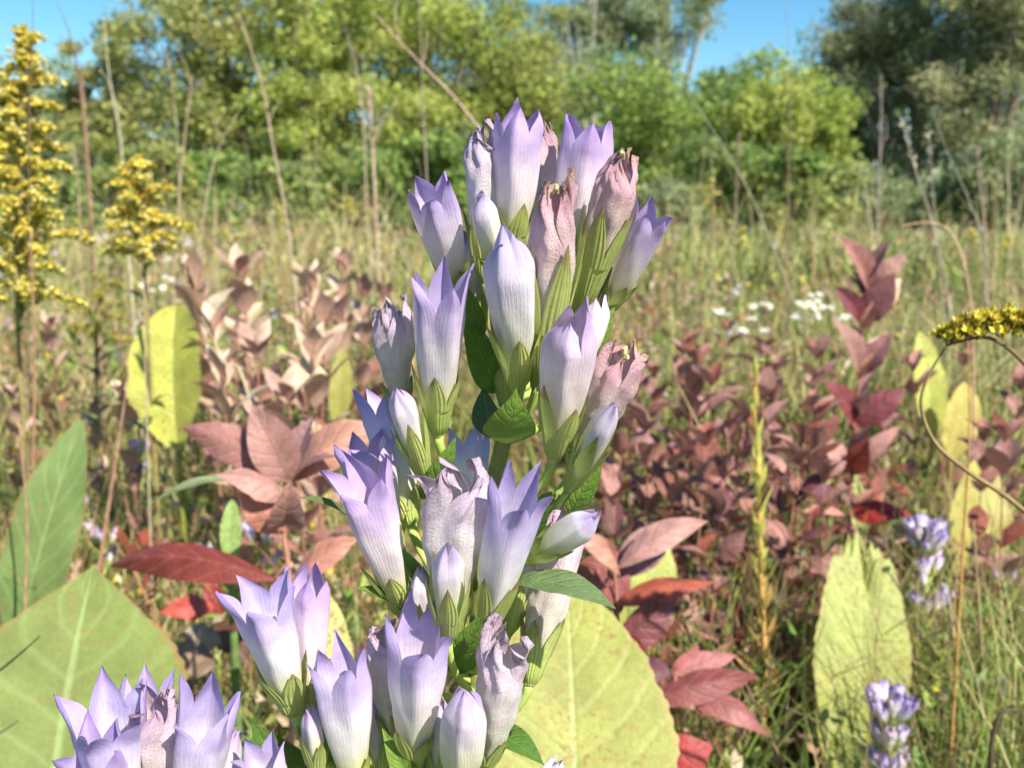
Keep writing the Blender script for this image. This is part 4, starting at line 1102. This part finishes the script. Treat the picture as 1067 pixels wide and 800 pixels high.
forbs('red_undergrowth', 'low red stemmed undergrowth thick on the right', 'undergrowth', [(.34, .08, .05), (.28, .06, .05), (.40, .18, .14), (.46, .26, .2), (.22, .07, .05)],
      [(800, .8, 1.7, .06, .24, .024, 14), (1100, 1.7, 3.8, .14, .36, .028, 12)], (.26, .10, .06), lambda x, y: (((x / y) > .08) & ((x / y) < .40)) | (rng.rand(len(x)) < .12), 3)

# ------------------------------------------------------------------ trees and bushes
def tree(label, px, toppy, hwpx, Y, pal, n=9000, leaf=.11, lowest=.10, sparse=0.0, seed=0, name='tree', cat='tree', group='trees at the far edge of the meadow', trunk=(.20, .17, .13), stretch=1.0, lean=0.0, clumps=85, base0=0):
    r = R(seed + 300)
    if cat == 'tree': leaf *= 1.3; n = int(n * 2.0); sparse *= .6
    top = P(px, toppy, Y); h = top[2]; hw = hwpx * mpp(Y)
    g = np.array([top[0], Y, 0.0])
    t = thing(name, g, label, cat, group)
    cz = h * (lowest + 1) / 2; hz = h * (1 - lowest) / 2
    # clump centres, biased to the shell
    d = r.randn(clumps, 3); d /= np.linalg.norm(d, axis=1)[:, None]
    rad = r.rand(clumps) ** .55
    if cat == 'tree': d[:, 2] = np.sign(d[:, 2]) * np.abs(d[:, 2]) ** .8; d[:, :2] *= 1.12
    rad = rad * (1 + .22 * r.randn(clumps) * .6)
    c = d * rad[:, None] * np.array([hw * .86, hw * .86, hz * .88]) + [0, 0, cz]
    c[:, 0] += lean * (c[:, 2] / h) * hw
    c = c + g
    c[:, 2] = np.clip(c[:, 2], h * .06, None)
    mt = MB()
    bend = np.array([r.randn() * .1 * hw, r.randn() * .1 * hw, 0])
    tr = smoothpath([g - [0, 0, .05], g + [0, 0, h * .3] + bend, g + [lean * hw * .7, 0, h * .88] + bend * .3], 16)
    mt.tube(tr, [h * .022, h * .015, h * .004], trunk, 8)
    for k in r.choice(clumps, min(clumps, 22), replace=False):
        b = tr[int(np.clip(c[k][2] / h * .72, .05, .8) * (len(tr) - 1))]
        mt.tube(bez(b, (b + c[k]) / 2 + [0, 0, -.06 * h * r.rand()], c[k], 7), [h * .0065, h * .002], trunk, 5)
    mt.build('trunk', M['bark'], t)
    cr = (.16 + .18 * r.rand(clumps)) * hw * (1 - .35 * sparse)
    k = r.randint(0, clumps, n)
    off = r.randn(n, 3); off /= np.linalg.norm(off, axis=1)[:, None]
    off *= (r.rand(n, 1) ** .55) * (cr[k] * 1.35)[:, None] * np.array([1, 1, .62 * stretch])
    p = c[k] + off
    p = p[p[:, 2] > .05]; k = k[:len(p)]
    n = len(p)
    A = r.randn(n, 3) + [0, 0, -.25]; A /= np.linalg.norm(A, axis=1)[:, None]
    S = np.cross(A, r.randn(n, 3) * .8 + [0, 0, 1]); S /= np.linalg.norm(S, axis=1)[:, None]
    pal = np.array(pal); cc = pal[r.randint(0, len(pal), clumps)][k] * .6 + pal[r.randint(0, len(pal), n)] * .4
    L = leaf * r.uniform(.6, 1.4, n)
    m = MB(); m.petals(p, A, S, L, L * .55, cc * r.uniform(.75, 1.25, (n, 1)))
    m.build('crown', M['foliage'], t)
    return t
OLV = [(.32, .37, .10), (.40, .42, .13), (.25, .30, .10), (.46, .45, .16)]
YGR = [(.37, .45, .10), (.44, .50, .13), (.29, .37, .09), (.50, .52, .16)]
GRN = [(.18, .31, .08), (.25, .37, .10), (.14, .24, .07)]
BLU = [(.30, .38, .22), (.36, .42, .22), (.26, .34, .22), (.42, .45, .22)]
DRK = [(.30, .34, .16), (.38, .40, .20), (.24, .29, .15), (.44, .44, .24)]
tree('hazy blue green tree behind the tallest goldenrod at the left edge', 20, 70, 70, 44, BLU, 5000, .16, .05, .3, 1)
tree('airy olive tree with sky showing through, leftmost of the big trees', 118, 8, 66, 31, OLV, 8500, .12, .08, .5, 2)
tree('full olive tree behind the pale leaning stalk, reaching the top edge', 222, -105, 96, 29, OLV, 12000, .12, .02, 0, 3)
tree('dense yellow green tree left of the centre behind the tallest tan stalk', 325, -85, 98, 27, YGR, 13000, .11, .02, 0, 4)
tree('broad sunlit yellow green tree directly left of the gentian top', 432, -100, 106, 29, YGR, 14000, .11, .02, 0, 5)
tree('olive tree right behind the gentian top', 530, -28, 88, 31, OLV, 12000, .12, .02, .1, 6)
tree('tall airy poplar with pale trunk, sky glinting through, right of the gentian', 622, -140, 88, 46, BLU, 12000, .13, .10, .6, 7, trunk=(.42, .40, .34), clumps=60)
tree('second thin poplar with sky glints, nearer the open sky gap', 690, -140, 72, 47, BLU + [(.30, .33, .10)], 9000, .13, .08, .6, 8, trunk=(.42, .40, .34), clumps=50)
tree('lower mid green tree at the foot of the poplars', 664, 48, 88, 29, GRN + YGR[:2], 10000, .12, .0, 0, 9)
tree('green tree filling the space between poplars and the round bright tree', 758, 52, 74, 31, [(.18, .28, .06), (.14, .24, .06), (.24, .33, .07)], 8000, .12, .0, .1, 10)
tree('round bright yellow green tree in front of the dark trees', 828, 52, 68, 26, YGR + [(.32, .42, .06)], 11000, .11, .03, 0, 11)
tree('dark grey green tree left of the dark group, beside the sky gap', 896, -14, 64, 42, DRK + [(.16, .18, .10)], 10000, .15, .05, .1, 12)
tree('big dark grey green tree with bare trunk in the middle of the dark group', 962, -150, 92, 40, DRK, 15000, .13, .12, .45, 13, trunk=(.34, .32, .28))
tree('darkest tree of the dark group at the right edge', 1052, -140, 88, 36, DRK, 15000, .13, .06, 0, 14)
tree('dark tree just beyond the right edge of the photo', 1180, -60, 100, 38, DRK, 9000, .15, .05, 0, 15)
tree('olive tree just beyond the left edge of the photo', -90, 10, 90, 36, OLV, 8000, .14, .05, 0, 16)
bs = [(60, 196, 50, 'low bush under the leftmost trees'), (140, 180, 48, 'low olive bush behind the shorter goldenrod'), (214, 172, 50, 'dark green bush right of the shorter goldenrod'), (290, 178, 52, 'deep green bush below the dense yellow green tree'),
      (362, 168, 50, 'bush below the sunlit tree, left of the pale branched stalk'), (440, 176, 52, 'dark bush left of the gentian flowers'), (520, 180, 50, 'bush hidden mostly by the gentian flowers'), (600, 172, 50, 'bush seen between the top right flowers'),
      (690, 196, 46, 'darkest green bush just right of the gentian'), (760, 188, 52, 'bush below the gap tree behind the goldenrod pair'), (840, 186, 50, 'bush below the round bright tree'), (912, 188, 48, 'shadowy bush below the dark group on its left'),
      (985, 186, 52, 'shadowy bush below the middle of the dark group'), (1056, 188, 50, 'shadowy bush at the right edge')]
for i, (px, ty, hw, lab) in enumerate(bs):
    dark = px > 880 or px == 690
    tree(lab, px, ty - 10 - 40 * ((i * 3 % 4) / 3), hw * (1.0 + .35 * (i % 2)), 13.5 + (i * 7 % 5) * 1.6, [GRN + OLV, OLV + GRN[:1], GRN + YGR[:2]][i % 3] if not dark else DRK[:3] + [(.2, .3, .12)], 8500, .12, .0, 0, 40 + i, 'bush', 'bush', 'bushes along the tree line', clumps=34)
# far wood closing the horizon behind the tree line
m = MB(); r = R(77)
n = 26000
x = r.uniform(-110, 110, n); y = r.uniform(62, 78, n)
hh = 6.8 + 1.3 * pnoise(x, y * .2, .25, 9) + np.where(x > 12, 3.0, 0)
z = r.rand(n) ** .8 * hh
A = r.randn(n, 3); A /= np.linalg.norm(A, axis=1)[:, None]; S = np.cross(A, r.randn(n, 3)); S /= np.linalg.norm(S, axis=1)[:, None]
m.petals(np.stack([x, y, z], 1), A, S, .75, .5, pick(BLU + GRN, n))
o = m.build('forest', M['foliage']); o['kind'] = 'stuff'; o['label'] = 'distant wood closing the horizon behind the trees'; o['category'] = 'woods'

# ------------------------------------------------------------------ camera, light, world
sc = bpy.context.scene
cam = bpy.data.cameras.new('camera'); co = bpy.data.objects.new('camera', cam); C.objects.link(co)
cam.sensor_width = 36; cam.lens = F / 1067 * 36
co.location = (0, 0, CAM_H); co.rotation_euler = (PI / 2 - PITCH, 0, 0)
cam.clip_start = .01; cam.clip_end = 3000
cam.dof.use_dof = True; cam.dof.focus_distance = .270; cam.dof.aperture_fstop = 21
sc.camera = co
SUN = nrm([.52, -.74, .80])
el = math.asin(SUN[2]); az = math.atan2(SUN[0], SUN[1])
sl = bpy.data.lights.new('sun', 'SUN'); so = bpy.data.objects.new('sun', sl); C.objects.link(so)
sl.energy = 5.0; sl.angle = math.radians(.5); sl.color = (1, .93, .81)
so.rotation_euler = Vector(-SUN).to_track_quat('-Z', 'Y').to_euler()
w = bpy.data.worlds.new('World'); sc.world = w; w.use_nodes = True
nt = w.node_tree; nt.nodes.clear()
sk = nt.nodes.new('ShaderNodeTexSky'); sk.sky_type = 'NISHITA'; sk.sun_disc = False
sk.sun_elevation = el; sk.sun_rotation = az; sk.altitude = 200; sk.air_density = 1.0; sk.dust_density = .6; sk.ozone_density = 1.6
bg = nt.nodes.new('ShaderNodeBackground'); bg.inputs[1].default_value = .088
wo = nt.nodes.new('ShaderNodeOutputWorld')
hs = nt.nodes.new('ShaderNodeHueSaturation'); hs.inputs['Hue'].default_value = .49; hs.inputs['Saturation'].default_value = 1.42
nt.links.new(sk.outputs[0], hs.inputs['Color']); nt.links.new(hs.outputs[0], bg.inputs[0]); nt.links.new(bg.outputs[0], wo.inputs[0])
sc.view_settings.view_transform = 'Standard'; sc.view_settings.look = 'None'
sc.view_settings.exposure = .95; sc.view_settings.gamma = 1
cy = sc.cycles
sc.render.engine = 'CYCLES'
cy.max_bounces = 6; cy.diffuse_bounces = 3; cy.glossy_bounces = 2; cy.transmission_bounces = 4; cy.transparent_max_bounces = 4
cy.use_denoising = True; cy.sample_clamp_indirect = 4
